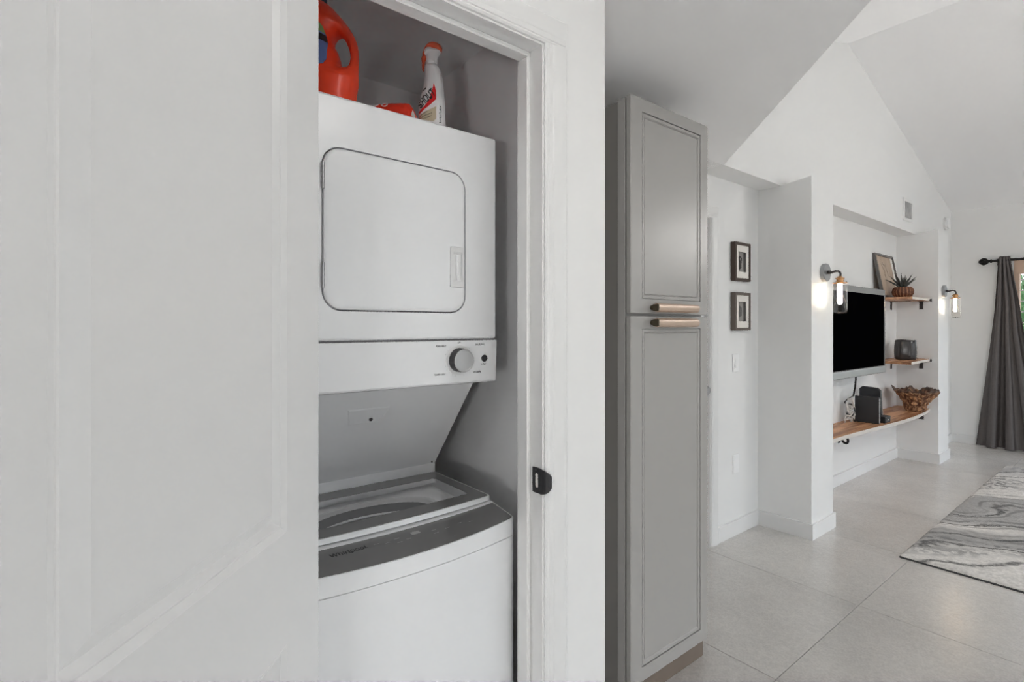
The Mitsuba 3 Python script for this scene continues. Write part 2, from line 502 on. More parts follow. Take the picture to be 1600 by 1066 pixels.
# laundry doorway trim
tr = thing('trim_1', 'white casing and jamb of the laundry doorway', kind='structure')


def casing_profile(a0, sgn, y):
    """Moulded casing: starts at the opening edge a0 and grows away from it."""
    o = [(0, 0), (0, -0.006), (0.004, -0.009), (0.008, -0.009), (0.010, -0.011), (0.022, -0.011), (0.026, -0.013), (0.046, -0.0155), (0.052, -0.017), (0.062, -0.017), (0.066, -0.014), (0.066, 0)]
    return [(a0 + sgn * u, y + v) for u, v in o]


part(tr, 'casing', ext(Polygon(casing_profile(DR + 0.005, 1, YC0)), 0, DH + 0.005), 'paint_trim', 25)
part(tr, 'casing', ext(Polygon(casing_profile(DL - 0.005, -1, YC0)), 0, DH + 0.005), 'paint_trim', 25)
hp = Polygon([(y, z) for z, y in casing_profile(DH + 0.005, 1, YC0)])
part(tr, 'head_casing', ext_yz(hp, DL - 0.071, DR + 0.071), 'paint_trim', 25)
part(tr, 'jamb', bx([DR, YC0, 0], [DR + 0.018, YC1, DH + 0.018]), 'paint_trim', False)
part(tr, 'jamb', bx([DL - 0.018, YC0, 0], [DL, YC1, DH + 0.018]), 'paint_trim', False)
part(tr, 'head_jamb', bx([DL, YC0, DH], [DR, YC1, DH + 0.018]), 'paint_trim', False)
part(tr, 'stop', bx([DR - 0.012, 1.005, 0], [DR, 1.045, DH - 0.012], 0.003), 'paint_trim', False)
part(tr, 'stop', bx([DL, 1.005, 0], [DL + 0.012, 1.045, DH - 0.012], 0.003), 'paint_trim', False)
part(tr, 'head_stop', bx([DL, 1.005, DH - 0.012], [DR, 1.045, DH], 0.003), 'paint_trim', False)

# second doorway (left of the small frames) with a closed white door
tr2 = thing('trim_2', 'white casing of the doorway beyond the gray cabinet', kind='structure')
part(tr2, 'casing', ext(Polygon(casing_profile(2.97, 1, YW)), 0, 2.032), 'paint_trim', 25)
part(tr2, 'casing', ext(Polygon(casing_profile(2.245, -1, YW)), 0, 2.032), 'paint_trim', 25)
part(tr2, 'head_casing', ext_yz(Polygon([(y, z) for z, y in casing_profile(2.032, 1, YW)]), 2.179, 3.036), 'paint_trim', 25)
d2 = struct('door_2', 'closed white door beyond the gray cabinet', bx([2.255, 1.80, 0.01], [2.96, 1.84, 2.025], 0.002), 'paint_door')
part(d2, 'knob', lathe([(0, 0), (0.012, 0), (0.012, 0.03), (0.026, 0.04), (0.028, 0.055), (0.02, 0.066), (0, 0.068)], 20), 'steel', 30, xf=frame([1, 0, 0], [0, 0, 1], [0, -1, 0], [2.90, 1.80, 0.97]))


# ------------------------------------------------------------------ doors with panels
def rect_frustum(r0, z0, r1, z1):
    p = []
    for (x0, y0, x1, y1), z in ((r0, z0), (r1, z1)):
        p += [(x0, y0, z), (x1, y0, z), (x1, y1, z), (x0, y1, z)]
    return hull(p)


def inset(r, k):
    return (r[0] + k, r[1] + k, r[2] - k, r[3] - k)


# leaf of the laundry doorway, opened 133 degrees into the hall
ax = V([-0.678, -0.735, 0]); ax /= np.linalg.norm(ax)
nz = V([-ax[1], ax[0], 0])
DOOR = frame(ax, [0, 0, 1], nz, [0.3065, 0.9317, 0])        # local x along the leaf, y up, z out of its face ...
DOOR[:3, :3] = np.c_[ax, V([0, 0, 1]), nz]
leaf = man(bx([0, 0.012, -0.035], [0.606, 2.04, 0.0], 0.0012))
panels = [(0.1106, 1.042, 0.4975, 1.93), (0.1106, 0.23, 0.4975, 0.868)]
for r in panels:
    leaf = leaf - man(rect_frustum(inset(r, -0.0012), 0.0004, inset(r, 0.010), -0.0050)) - man(rect_frustum(inset(r, 0.0115), -0.0046, inset(r, 0.0225), -0.0125))


def door_mesh(m):
    m = tm(m).copy()
    m.apply_transform(DOOR)
    return m


d1 = struct('door_1', 'white two-panel laundry door standing open in the foreground', door_mesh(leaf), 'paint_door')
for r in panels:
    part(d1, 'panel', door_mesh(rect_frustum(inset(r, 0.0222), -0.0128, inset(r, 0.042), -0.0012)), 'paint_door', False)
for z in (0.25, 1.05, 1.82):
    part(d1, 'hinge', rod([0.2815, 0.947, z - 0.045], [0.2815, 0.947, z + 0.045], 0.006), 'steel', 40)

# strike plate on the right jamb
sp = thing('strike_plate', 'dark metal strike plate on the right jamb of the laundry doorway', 'strike plate')
out = sbox(0.9705, 0.945, 0.9975, 1.008).buffer(-0.004).buffer(0.004)
hole = rrect(0.976, 0.958, 0.987, 0.994, 0.005)
part(sp, 'plate', ext_yz(out.difference(hole), DR - 0.0022, DR), 'black_plastic', False)
part(sp, 'latch_hole', ext_yz(hole.buffer(0.001), DR - 0.0012, DR + 0.0), 'mat_board', False, label='pale inside of the latch hole')  # pale fill in the latch hole
lipn = 10
lp = [(DR - 0.0022, 0.9705), (DR - 0.0022, 0.955), (DR + 0.002, 0.946), (DR + 0.009, 0.9435), (DR + 0.0145, 0.944)]
lp = spline(V(lp), 16)
rows_ = []
for i, p in enumerate(lp):
    hh = 0.0315 * math.sqrt(1 - (0.93 * i / (len(lp) - 1)) ** 2)
    rows_.append([(p[0], p[1], 0.9765 + hh * t) for t in np.linspace(-1, 1, 9)])
g_ = V(rows_)
nn_ = np.cross(np.gradient(g_, axis=0), np.gradient(g_, axis=1)); nn_ /= np.linalg.norm(nn_, axis=2, keepdims=True)
v_ = np.vstack([(g_ + nn_ * 0.0009).reshape(-1, 3), (g_ - nn_ * 0.0009).reshape(-1, 3)])
ii = np.arange(16 * 9).reshape(16, 9)
qq = np.stack([ii[:-1, :-1], ii[:-1, 1:], ii[1:, 1:], ii[1:, :-1]], -1).reshape(-1, 4)
ff = np.vstack([qq[:, [0, 1, 2]], qq[:, [0, 2, 3]]])
lo_ = np.r_[ii[0, :-1], ii[:-1, -1], ii[-1, :0:-1], ii[:0:-1, 0]]
ss_ = [[lo_[k], lo_[(k + 1) % len(lo_)], 144 + lo_[k]] for k in range(len(lo_))] + [[lo_[(k + 1) % len(lo_)], 144 + lo_[(k + 1) % len(lo_)], 144 + lo_[k]] for k in range(len(lo_))]
part(sp, 'lip', trimesh.Trimesh(v_, np.vstack([ff, ff[:, ::-1] + 144, V(ss_)]), process=False), 'black_plastic', 40)
for z in (0.9505, 1.0025):
    part(sp, 'screw', rod([DR - 0.0036, 0.983, z], [DR - 0.002, 0.983, z], 0.0033), 'iron', False)

# ------------------------------------------------------------------ laundry center (one appliance)
LX0, LX1, LY, LB = 0.262, 0.866, 1.158, 1.72
lc = thing('laundry_center', 'white stacked washer and dryer standing in the closet doorway', 'washer dryer')
# dryer cabinet with a recess for its door
DRR = (0.387, 1.394, 0.764, 1.762)
dry = man(rbx([LX0, LY, 1.327], [LX1, LB, 1.877], 0.007, 2)) - man(ext_xz(rrect(*DRR, 0.045, 8), LY - 0.02, LY + 0.016))
part(lc, 'dryer_cabinet', dry, 'enamel', 30)
gr = rrect(*DRR, 0.045, 8)
part(lc, 'door_gap_shade', ext_xz(gr, LY + 0.0152, LY + 0.0162), 'gap_dark', False)  # dark sheet that paints the shade inside the door gap
face = []
for off, y in ((0.0, LY + 0.0150), (0.0, LY + 0.001), (0.0018, LY - 0.0025), (0.005, LY - 0.0042), (0.010, LY - 0.0048)):
    q = rrect(*inset(DRR, 0.0026 + off), 0.0424 - off, 8)
    face += [(x, y, z) for x, z in q.exterior.coords[:-1]]
door_h = man(hull(face))
hx = (0.714, 1.461, 0.757, 1.566)
door_h = door_h - man(ext_xz(sbox(*hx), LY - 0.02, LY - 0.0005))
dk = part(lc, 'dryer_door', door_h, 'enamel', 30)
hr = man(ext_xz(rrect(*inset(hx, 0.0006), 0.002), LY - 0.0062, LY - 0.0004)) - man(hull([(x, LY - 0.01, z) for x in (0.7215, 0.7505) for z in (1.473, 1.558)] + [(x, LY + 0.0, z) for x in (0.7265, 0.7475) for z in (1.482, 1.546)]))
part(dk, 'handle_frame', hr, 'enamel_gray', False, label='recessed finger pull')
part(dk, 'handle_recess', ext_xz(sbox(0.722, 1.475, 0.750, 1.556), LY - 0.0011, LY - 0.0006), 'enamel_gray', False)
part(dk, 'handle_bar', bx([0.7325, LY - 0.0052, 1.478], [0.7400, LY - 0.0012, 1.545], 0.001), 'enamel', False)
for z0, z1 in ((1.662, 1.722), (1.444, 1.502)):
    hm = [bx([0.3865, LY - 0.005, z0], [0.3925, LY + 0.012, z1], 0.001)]
    k = 5
    for i in range(k):
        zz = z0 + (z1 - z0) * (i + 0.5) / k
        hm.append(rod([0.3885, LY - 0.004, zz - 0.0052], [0.3885, LY - 0.004, zz + 0.0052], 0.0036, 10))
    part(dk, 'hinge', cat(*hm), 'steel', 30, label='bright metal hinge')

# control panel
cpm = hull([(x, y, z) for x in (LX0 + 0.001, LX1) for y, z in ((LY - 0.001, 1.3215), (LY + 0.0005, 1.3225), (1.28, 1.3225), (1.285, 1.215), (LY + 0.012, 1.2075), (LY + 0.006, 1.2095), (LY + 0.003, 1.214))])
cp = part(lc, 'control_panel', cpm, 'enamel', 25)
part(lc, 'panel_gap_shade', bx([LX0 + 0.002, LY + 0.006, 1.3220], [LX1 - 0.002, LB - 0.02, 1.3275]), 'gap_dark', False)  # dark filler that paints the shade between dryer and panel
th = math.atan2(0.004, 0.1075)
cpy = lambda z: LY - 0.001 + (1.3215 - z) * 0.0372
up = V([0, -0.0372, 1.0]); up /= np.linalg.norm(up)
nrm = np.cross([1, 0, 0], up)
CP = lambda x, z, o=0.0: frame([1, 0, 0], up, nrm, V([x, cpy(z), z]) + nrm * o)
KX, KZ = 0.744, 1.272
kb = lathe([(0, 0), (0.0395, 0), (0.0395, 0.0012), (0.034, 0.002), (0, 0.002)], 48)
part(cp, 'dial_ring', kb, 'enamel_gray', 25, xf=CP(KX, KZ, 0.0001))
kn = lathe([(0.0315, 0.002), (0.0315, 0.006), (0.0302, 0.0225), (0.0292, 0.0245), (0.0, 0.0245)], 48)
part(cp, 'knob', kn, 'black_plastic', 25, xf=CP(KX, KZ), label='dark knob skirt')
kf = lathe([(0.0, 0.0245), (0.0296, 0.0245), (0.0300, 0.0262), (0.0288, 0.0272), (0.0270, 0.0272), (0.0262, 0.0266), (0.0, 0.0266)], 48)
part(cp, 'knob_face', kf, 'knob_face', 25, xf=CP(KX, KZ), label='silver knob face')
part(cp, 'start_button', lathe([(0, 0), (0.0092, 0), (0.0092, 0.0022), (0.0075, 0.003), (0.0065, 0.0016), (0, 0.0016)], 28), 'black_plastic', 25, xf=CP(0.825, 1.2735))
for s, x, z, h in (('AIR ONLY', 0.6895, 1.3095, 0.0046), ('OFF', 0.7440, 1.3172, 0.0036), ('DELICATE', 0.8105, 1.3115, 0.0044), ('NORMAL', 0.8035, 1.2370, 0.0044), ('TIMED DRY', 0.6870, 1.2365, 0.0044), ('START', 0.8230, 1.2580, 0.0038)):
    part(cp, 'lettering', text(s, h, 0.0003, CP(x, z), True), 'print_dark', False)
tk = []
for a in list(np.radians([128, 145, 160, 200, 214, 228, 242, 256, 290, 316, 350, 20, 42])):
    c, s = math.cos(a), math.sin(a)
    p = Polygon([(0.0415 * c - 0.0004 * s, 0.0415 * s + 0.0004 * c), (0.0415 * c + 0.0004 * s, 0.0415 * s - 0.0004 * c), (0.0445 * c + 0.0004 * s, 0.0445 * s - 0.0004 * c), (0.0445 * c - 0.0004 * s, 0.0445 * s + 0.0004 * c)])
    q = ext(p, 0.0, 0.0003); q.apply_transform(CP(KX, KZ)); tk.append(q)
part(cp, 'dial_marks', cat(*tk), 'print_gray', False, kind='stuff')
part(cp, 'screw', rod([0.770, 1.196, 1.2035], [0.770, 1.196, 1.210], 0.006, 12), 'steel', 30)
part(cp, 'foot', rod([0.846, 1.185, 1.2035], [0.846, 1.185, 1.210], 0.005, 12), 'enamel_gray', 30)

# sloping stand panel behind the lid
S0, S1 = V([1.494, 0.916]), V([1.262, 1.2075])
nrm2 = V([S1[1] - S0[1], -(S1[0] - S0[0])]); nrm2 = -nrm2 / np.linalg.norm(nrm2)    # faces front and down
if nrm2[0] > 0: nrm2 = -nrm2
prof = Polygon([(1.497, 0.868), (1.4945, 0.868), (1.4945, 0.9150), tuple(S1), tuple(S1 + V([0.012, 0])), (1.507, 0.9185), (1.507, 0.868)])
st = part(lc, 'stand_panel', ext_yz(prof, LX0 + 0.002, LX1 - 0.002), 'enamel', 25)
sd = (S1 - S0) / np.linalg.norm(S1 - S0)
SP = frame([1, 0, 0], [0, sd[0], sd[1]], [0, nrm2[0], nrm2[1]], [0, S0[0], S0[1]])
if np.linalg.det(SP[:3, :3]) < 0: SP[:3, 2] *= -1
emb = Polygon([(0.505, 0.292), (0.625, 0.292), (0.606, 0.232), (0.520, 0.232)])
eb, et = emb, emb.buffer(-0.004)
part(st, 'embossed_plate', hull([(x, y, 0.0) for x, y in eb.exterior.coords] + [(x, y, 0.0014) for x, y in et.exterior.coords]), 'enamel', False, xf=SP)
part(st, 'bolt', lathe([(0, 0), (0.0052, 0), (0.0052, 0.003), (0.003, 0.0045), (0, 0.004)], 16), 'iron', 30, xf=SP @ frame([1, 0, 0], [0, 1, 0], [0, 0, 1], [0.578, 0.250, 0.002]))
part(st, 'bolt', lathe([(0, 0), (0.003, 0), (0.003, 0.0016), (0, 0.002)], 12), 'iron', 30, xf=SP @ frame([1, 0, 0], [0, 1, 0], [0, 0, 1], [0.853, 0.006, 0.0]))
part(st, 'side_flange', ext_yz(Polygon([tuple(S0), tuple(S1), tuple(S1 + V([0.02, 0.0])), (1.52, 0.905), (1.52, 0.868), (1.4925, 0.868), (1.4925, 0.912)]), LX1 - 0.004, LX1), 'paint_trim', 25)


# washer: bowed front
def bow(y_end, y_mid, x):
    t = (x - (LX0 + LX1) / 2) / ((LX1 - LX0) / 2)
    return y_mid + (y_end - y_mid) * t * t


def plan(x0, x1, ye, ym, yb, n=40):
    xs = np.linspace(x0, x1, n)
    return Polygon([(x, bow(ye, ym, x)) for x in xs] + [(x1, yb), (x0, yb)])


def rounded(p, r):
    return p.buffer(-r).buffer(r, quad_segs=6)


outer = rounded(plan(LX0, LX1, 1.078, 1.046, LB), 0.012)
part(lc, 'washer_body', ext(outer.difference(outer.buffer(-0.02)), 0.012, 0.8085), 'enamel', 25)
part(lc, 'washer_base', ext(outer.buffer(-0.02), 0.02, 0.06), 'gap_dark', False)
part(lc, 'body_seam', ext(outer.buffer(-0.002).difference(outer.buffer(-0.02)), 0.8085, 0.8105), 'print_pale', False)
cap = man(ext(outer, 0.8105, 0.90))
sl = V([0, -0.16, 1.0]); sl /= np.linalg.norm(sl)
p0 = V([0, 1.180, 0.8712])
cap = cap.trim_by_plane((-sl).tolist(), float(-sl @ p0)).trim_by_plane([0, 0, -1], -0.8712)
well = rounded(plan(0.300, 0.828, 1.215, 1.200, 1.46), 0.03)
cap = cap - man(ext(well, 0.70, 1.0))
tc = part(lc, 'washer_top', cap, 'enamel', 25)
glass = rounded(plan(LX0 + 0.004, LX1 - 0.004, 1.0815, 1.0495, 1.60), 0.009) & plan(LX0 - 0.1, LX1 + 0.1, -1, -1, 2) & Polygon([(x, -1) for x in (LX1 + .1, LX0 - .1)] + [(x, bow(1.170, 1.152, x)) for x in np.linspace(LX0 - 0.1, LX1 + 0.1, 40)])
gp = man(ext(glass, 0.80, 0.92)).trim_by_plane((-sl).tolist(), float(-(sl @ (p0 + sl * 0.0008)))).trim_by_plane(sl.tolist(), float(sl @ (p0 - sl * 0.003)))
cg = part(lc, 'touch_panel', gp, 'smoked_glass', False, label='glossy dark gray touch panel')
slx = np.cross(sl, [1, 0, 0]); slx = -slx if slx[1] < 0 else slx
TP = lambda x, y, o=0.0009: frame([1, 0, 0], slx, sl, V([x, y, p0[2] + (y - p0[1]) * 0.16]) + sl * o)
part(cg, 'lettering', text('Whirlpool', 0.0125, 0.0002, TP(0.394, 1.121), True, center=False, sx=1.05), 'print_dark', False)
part(cg, 'pale_rect', ext(sbox(-0.011, -0.006, 0.011, 0.006), 0, 0.0003), 'print_gray', False, xf=TP(0.600, 1.128))  # lighter rectangle, mostly a reflection painted on the panel
ic = []
for i, (x, y) in enumerate([(0.50, 1.125), (0.525, 1.118), (0.55, 1.125), (0.55, 1.108), (0.575, 1.112), (0.645, 1.118), (0.645, 1.105), (0.68, 1.112), (0.72, 1.118), (0.75, 1.112)]):
    q = ext(sbox(-0.006, -0.0008, 0.006, 0.0008), 0, 0.0002); q.apply_transform(TP(x, y)); ic.append(q)
part(cg, 'touch_marks', cat(*ic), 'print_gray', False, kind='stuff')

# lid: white rim, dark printed glass border, clear window
lidp = rounded(plan(LX0 + 0.002, LX1 - 0.001, 1.183, 1.165, 1.4925), 0.012)
lidin = rounded(plan(0.305, 0.8235, 1.236, 1.226, 1.424), 0.012)
LZ = 0.874
ld = part(lc, 'lid', ext(lidp.difference(lidin), LZ, LZ + 0.0125), 'enamel', False, label='white lid rim')
part(ld, 'glass_border', ext(lidp.buffer(-0.005).difference(lidin), LZ + 0.0126, LZ + 0.0136), 'smoked_glass', False, label='dark gray printed glass border')
wn = trimesh.creation.triangulate_polygon(lidin.buffer(0.001), engine='earcut')
part(ld, 'window', trimesh.Trimesh(np.c_[wn[0], np.full(len(wn[0]), LZ + 0.0132)], wn[1]), 'lid_glass', False, label='clear glass window')
# deck and drum under the window
deck = well.buffer(0.004)
mat('deck_white', s2l(240, 240, 240), 0.35, 0.5)
mat('drum_gray', s2l(112, 112, 114), 0.35, 0.5, 0.3)
tub_r = 0.185
TUB = np.array([[1, 0, 0, 0.575], [0, 0.55, 0, 1.316], [0, 0, 1, 0], [0, 0, 0, 1.0]])
circ = Polygon([(0.575 + tub_r * math.cos(t), 1.316 + 0.55 * tub_r * math.sin(t)) for t in np.linspace(0, 2 * np.pi, 64, endpoint=False)])
part(lc, 'tub_deck', ext(deck.difference(circ), 0.853, 0.858), 'deck_white', False)
part(lc, 'well_wall', ext(well.buffer(0.004).difference(well), 0.70, 0.868), 'enamel', 25)
ring = lathe([(tub_r - 0.016, 0.850), (tub_r - 0.010, 0.8605), (tub_r + 0.001, 0.862), (tub_r + 0.006, 0.858), (tub_r - 0.004, 0.84)], 64)
part(lc, 'tub_ring', ring, 'enamel_gray', 30, xf=TUB)
drum = lathe([(0, 0.60), (tub_r - 0.02, 0.60), (tub_r - 0.010, 0.62), (tub_r - 0.006, 0.852), (tub_r + 0.0, 0.852), (tub_r - 0.004, 0.61), (0, 0.59)], 64)
part(lc, 'drum', drum, 'drum_gray', 30, xf=TUB, label='gray drum under the glass')
for rr_, zz_ in ((0.150, 0.825), (0.118, 0.80)):
    part(lc, 'drum_bright_ring', lathe([(rr_, zz_), (rr_ + 0.006, zz_ + 0.004), (rr_ + 0.012, zz_), (rr_ + 0.006, zz_ - 0.004), (rr_, zz_)], 64), 'enamel_gray', 30, xf=TUB)  # pale rings put in for the bright arcs inside the drum

# ------------------------------------------------------------------ things on the dryer
DT = 1.877
RT = V([0.78262, -0.62250, 0.0])


def card_frame(c, yaw=0.0):
    """An upright plane at c that faces the hall; x to the right, y up, z out of it."""
    r = V([math.cos(yaw), math.sin(yaw), 0])
    return frame(r, [0, 0, 1], np.cross(r, [0, 0, 1]), c)


yaw0 = math.atan2(RT[1], RT[0])
U = 0.001579
jf = card_frame([0.4323, 1.3044, DT], yaw0)
J = lambda pts: [((x - 500) * U, (182.6 - y) * U) for x, y in pts]
outline = smooth_ring(J([(511, 10), (529.4, 24.5), (543.2, 41.0), (553, 57), (559, 73), (560.6, 88), (560, 106), (558, 134), (555, 158), (552, 179), (546, 182), (520, 182.6), (480, 182.6), (452, 182), (447, 178), (444, 150), (441, 110), (440, 80), (446, 50), (456, 28), (468, 14), (490, 8)]), 140)
jhole = smooth_ring(J([(521.5, 62), (527.4, 56.2), (535.3, 59.1), (543.0, 71), (547.2, 84.7), (547.6, 98), (543.2, 106.4), (536.0, 107.6), (532.4, 98.5), (526.6, 80.8)]), 50)
jp = Polygon(outline, [jhole]).buffer(0)
jm = inflate(jp, 0.058, 0.030, 0.0048)
# the handle side is slimmer than the body
vx = jm.vertices[:, 0]
jm.vertices[:, 2] *= np.interp(vx, [0.010, 0.075], [1.0, 0.45]) * np.interp(jm.vertices[:, 1], [0.05, 0.11], [1.0, 1.0])
low = np.interp(jm.vertices[:, 1], [0.085, 0.12], [1.0, 0.0])
jm.vertices[:, 2] = jm.vertices[:, 2] * (1 + low * np.interp(vx, [0.010, 0.075], [0.0, 0.75]))
jug = thing('detergent_jug', 'orange-red laundry detergent jug with a loop handle on top of the dryer', 'detergent jug')
part(jug, 'body', jm, 'jug_red', True, xf=jf)
part(jug, 'cap', lathe([(0, 0), (0.036, 0), (0.036, 0.006), (0.034, 0.008), (0.033, 0.040), (0.030, 0.044), (0, 0.044)], 36), 'cap_navy', 30, xf=jf @ frame([1, 0, 0], [0, 0, -1], [0, 1, 0], [-0.018, 0.272, 0]), label='navy screw cap')


def decal(poly2d, host, lift, xf, step=0.004):
    """Flat print that follows the front of an upright host mesh (local coordinates, z out)."""
    x0, y0, x1, y1 = poly2d.bounds
    P = [p for p in poly2d.exterior.segmentize(step).coords[:-1]]
    gx, gy = np.meshgrid(np.arange(x0, x1, step), np.arange(y0, y1, step))
    P += [(x, y) for x, y in zip(gx.ravel(), gy.ravel()) if poly2d.buffer(-step * 0.3).contains(Point(x, y))]
    P = V(P)
    tri = Delaunay(P).simplices
    tri = V([t for t in tri if poly2d.buffer(1e-7).contains(Point(*P[t].mean(0)))])
    a, b, c = P[tri[:, 0]], P[tri[:, 1]], P[tri[:, 2]]
    ar = (b[:, 0] - a[:, 0]) * (c[:, 1] - a[:, 1]) - (b[:, 1] - a[:, 1]) * (c[:, 0] - a[:, 0])
    tri[ar < 0] = tri[ar < 0][:, ::-1]
    z = surf(host, P) + lift
    m = trimesh.Trimesh(np.c_[P, z], tri, process=False)
    m.apply_transform(xf)
    return m


def surf(host, P):
    from scipy.interpolate import LinearNDInterpolator, NearestNDInterpolator
    v = host.vertices[host.vertices[:, 2] >= 0]
    f = LinearNDInterpolator(v[:, :2], v[:, 2])
    z = f(P)
    bad = np.isnan(z)
    if bad.any(): z[bad] = NearestNDInterpolator(v[:, :2], v[:, 2])(P[bad])
    return z


def wrap_text(s, h, host, xf, shear, lift, origin, bold=True, rot=0.0, sx=1.0):
    m = meshkit.text_mesh(s, h, 0.0003, bold)
    v = m.vertices.copy()
    v[:, 0] = v[:, 0] * sx + v[:, 1] * shear[0]
    c, q = math.cos(rot), math.sin(rot)
    v[:, :2] = np.c_[v[:, 0] * c - v[:, 1] * q, v[:, 0] * q + v[:, 1] * c] + V(origin)
    v[:, 2] += surf(host, v[:, :2]) + lift
    m.vertices = v
    m.apply_transform(xf)
    return m


lab = Polygon(J([(462, 50), (502, 47), (514, 58), (519.5, 80), (520, 108), (517, 116), (505, 119), (462, 122)])).buffer(0.004).buffer(-0.003)
part(jug, 'label', decal(lab, jm, 0.0020, jf), 'label_blue', True, label='printed label in blue, green and black')
part(jug, 'label_top', decal(lab & Polygon(J([(455, 40), (525, 40), (525, 66), (455, 66)])), jm, 0.0026, jf), 'label_green', True)
part(jug, 'label_band', decal(lab & Polygon(J([(455, 68), (525, 68), (525, 80), (455, 76)])), jm, 0.0026, jf), 'label_black', True)

# trigger spray bottle
UB = 0.001787
sf = card_frame([0.7395, 1.2855, DT], yaw0 - 0.0)
Bp = lambda pts: [((x - 687) * UB, (220.7 - y) * UB) for x, y in pts]
body_o = smooth_ring(Bp([(708.4, 216), (707.6, 196), (706.0, 168), (704.6, 147), (702.6, 127), (699.6, 111), (694.5, 101), (690, 98.6), (680, 98.2), (675.8, 100), (674.4, 110), (673.4, 126), (670.6, 141), (667.4, 151), (665.2, 166), (664.4, 183), (663.6, 205), (664.5, 217), (668, 220.5), (690, 220.7), (705, 220.4)]), 120)
bm = inflate(Polygon(body_o).buffer(0), 0.026, 0.024, 0.0045)
sb = thing('spray_bottle', 'white trigger spray bottle with a red and black label on the dryer', 'spray bottle')
part(sb, 'body', bm, 'white_plastic', True, xf=sf)
head = inflate(Polygon(smooth_ring(Bp([(676, 99.5), (675.4, 87), (672.0, 84), (673.2, 76), (677, 72.6), (690, 74), (699.6, 78.4), (698.6, 82), (694.4, 89), (693.2, 99.5)]), 60)).buffer(0), 0.013, 0.014, 0.0035)
part(sb, 'spray_head', head, 'white_plastic', True, xf=sf)
capm = inflate(Polygon(smooth_ring(Bp([(671.4, 86), (672.6, 77), (676, 70.5), (684, 65.0), (692, 65.5), (697.5, 68.3), (701.4, 75.6), (699.9, 79.4), (690, 76.6), (677.5, 74.8), (675.4, 80), (674.8, 86)]), 60)).buffer(0), 0.015, 0.010, 0.003)
part(sb, 'nozzle', capm, 'trigger_red', True, xf=sf, label='orange-red nozzle cap')
trg = inflate(Polygon(smooth_ring(Bp([(670.4, 86), (675.8, 86), (675.4, 93), (673.6, 103), (671.4, 110.6), (669.9, 107), (669.6, 97)]), 40)).buffer(0), 0.008, 0.008, 0.003)
part(sb, 'trigger', trg, 'trigger_red', True, xf=sf, label='orange-red trigger')
bodyp = Polygon(body_o).buffer(-0.0016)
part(sb, 'label_swoosh', decal(Polygon(Bp([(690.6, 135.5), (693.6, 146), (694.0, 160), (685, 168), (672, 178), (665.6, 181), (666, 177.5), (676, 170), (683, 161), (687, 148)])) & bodyp, bm, 0.0006, sf, 0.003), 'swoosh_red', True, label='red swoosh of the label')
part(sb, 'label_tan', decal(Polygon(Bp([(694, 171), (694, 190), (690, 194), (670, 191), (664.8, 186), (678, 178)])) & bodyp, bm, 0.0006, sf, 0.003), 'label_tan', True, label='tan foot of the label')
part(sb, 'lettering', wrap_text('SHOUT', 0.0205, bm, sf, (0.10, 0), 0.0022, Bp([(669.6, 174.0)])[0], True, math.radians(42), 0.58), 'label_black', False, label='black slanted lettering')
lines = []
for (a, b) in (((667, 185.5), (680, 179)), ((668, 188.5), (688, 180.5)), ((674, 190.5), (688, 184.5))):
    q = V(Bp([a, b])); dd_ = q[1] - q[0]; nn_ = V([-dd_[1], dd_[0]]) / np.linalg.norm(dd_) * 0.0007
    lines.append(decal(Polygon([q[0] + nn_, q[1] + nn_, q[1] - nn_, q[0] - nn_]) & bodyp, bm, 0.0010, sf, 0.002))
part(sb, 'label_lines', cat(*lines), 'label_black', True, kind='stuff')
part(sb, 'label_mark', decal(Polygon(Bp([(672.5, 144), (679, 140.4), (678, 143.5), (673, 146)])) & bodyp, bm, 0.0008, sf, 0.002), 'label_black', True)
for i, y in enumerate((196.0, 188.5, 180.5, 175.0)):
    g = [(698.4 + 0.6 * (i % 2), y), (701.4, y - 1.0), (701.0, y - 4.5), (699.0, y - 5.4)]
    q = V(Bp(g)); zz = surf(bm, q) + 0.001
    t = tube(np.c_[q, zz], 0.00075, 6); t.apply_transform(sf)
    part(sb, 'ink_mark', t, 'label_black', True)

# red pack lying behind the dryer's edge
UP_ = 0.0017626
pf = card_frame([0.648, 1.335, DT], yaw0)
Pp = lambda pts: [((x - 620) * UP_, (216.7 - y) * UP_) for x, y in pts]
pk = thing('dryer_sheet_pack', 'red pack of dryer sheets with white rings beside the spray bottle', 'pack')
po = Polygon(Pp([(582, 168), (590, 163.4), (606, 161.6), (628, 161.0), (643.6, 161.4), (649, 169), (655.6, 184), (657, 216.7), (582, 216.7)]))
pm = inflate(po, 0.028, 0.022, 0.0045)
part(pk, 'pouch', pm, 'pack_red', True, xf=pf)
for x, y in ((592.0, 166.2), (606.6, 167.6)):
    c = V(Pp([(x, y)])[0])
    ringp = [(c[0] + 0.0075 * math.cos(t), c[1] + 0.0052 * math.sin(t)) for t in np.linspace(0, 2 * np.pi, 24)]
    q = V(ringp); zz = surf(pm, q) + 0.0004
    t = tube(np.c_[q, zz], 0.0018, 6); t.apply_transform(pf)
    part(pk, 'white_ring', t, 'white_plastic', True)
part(pk, 'pale_corner', decal(Polygon(Pp([(649.5, 172), (656, 185), (654, 190), (648, 184)])) & po.buffer(-0.001), pm, 0.0006, pf, 0.003), 'mat_board', True, label='pale corner')

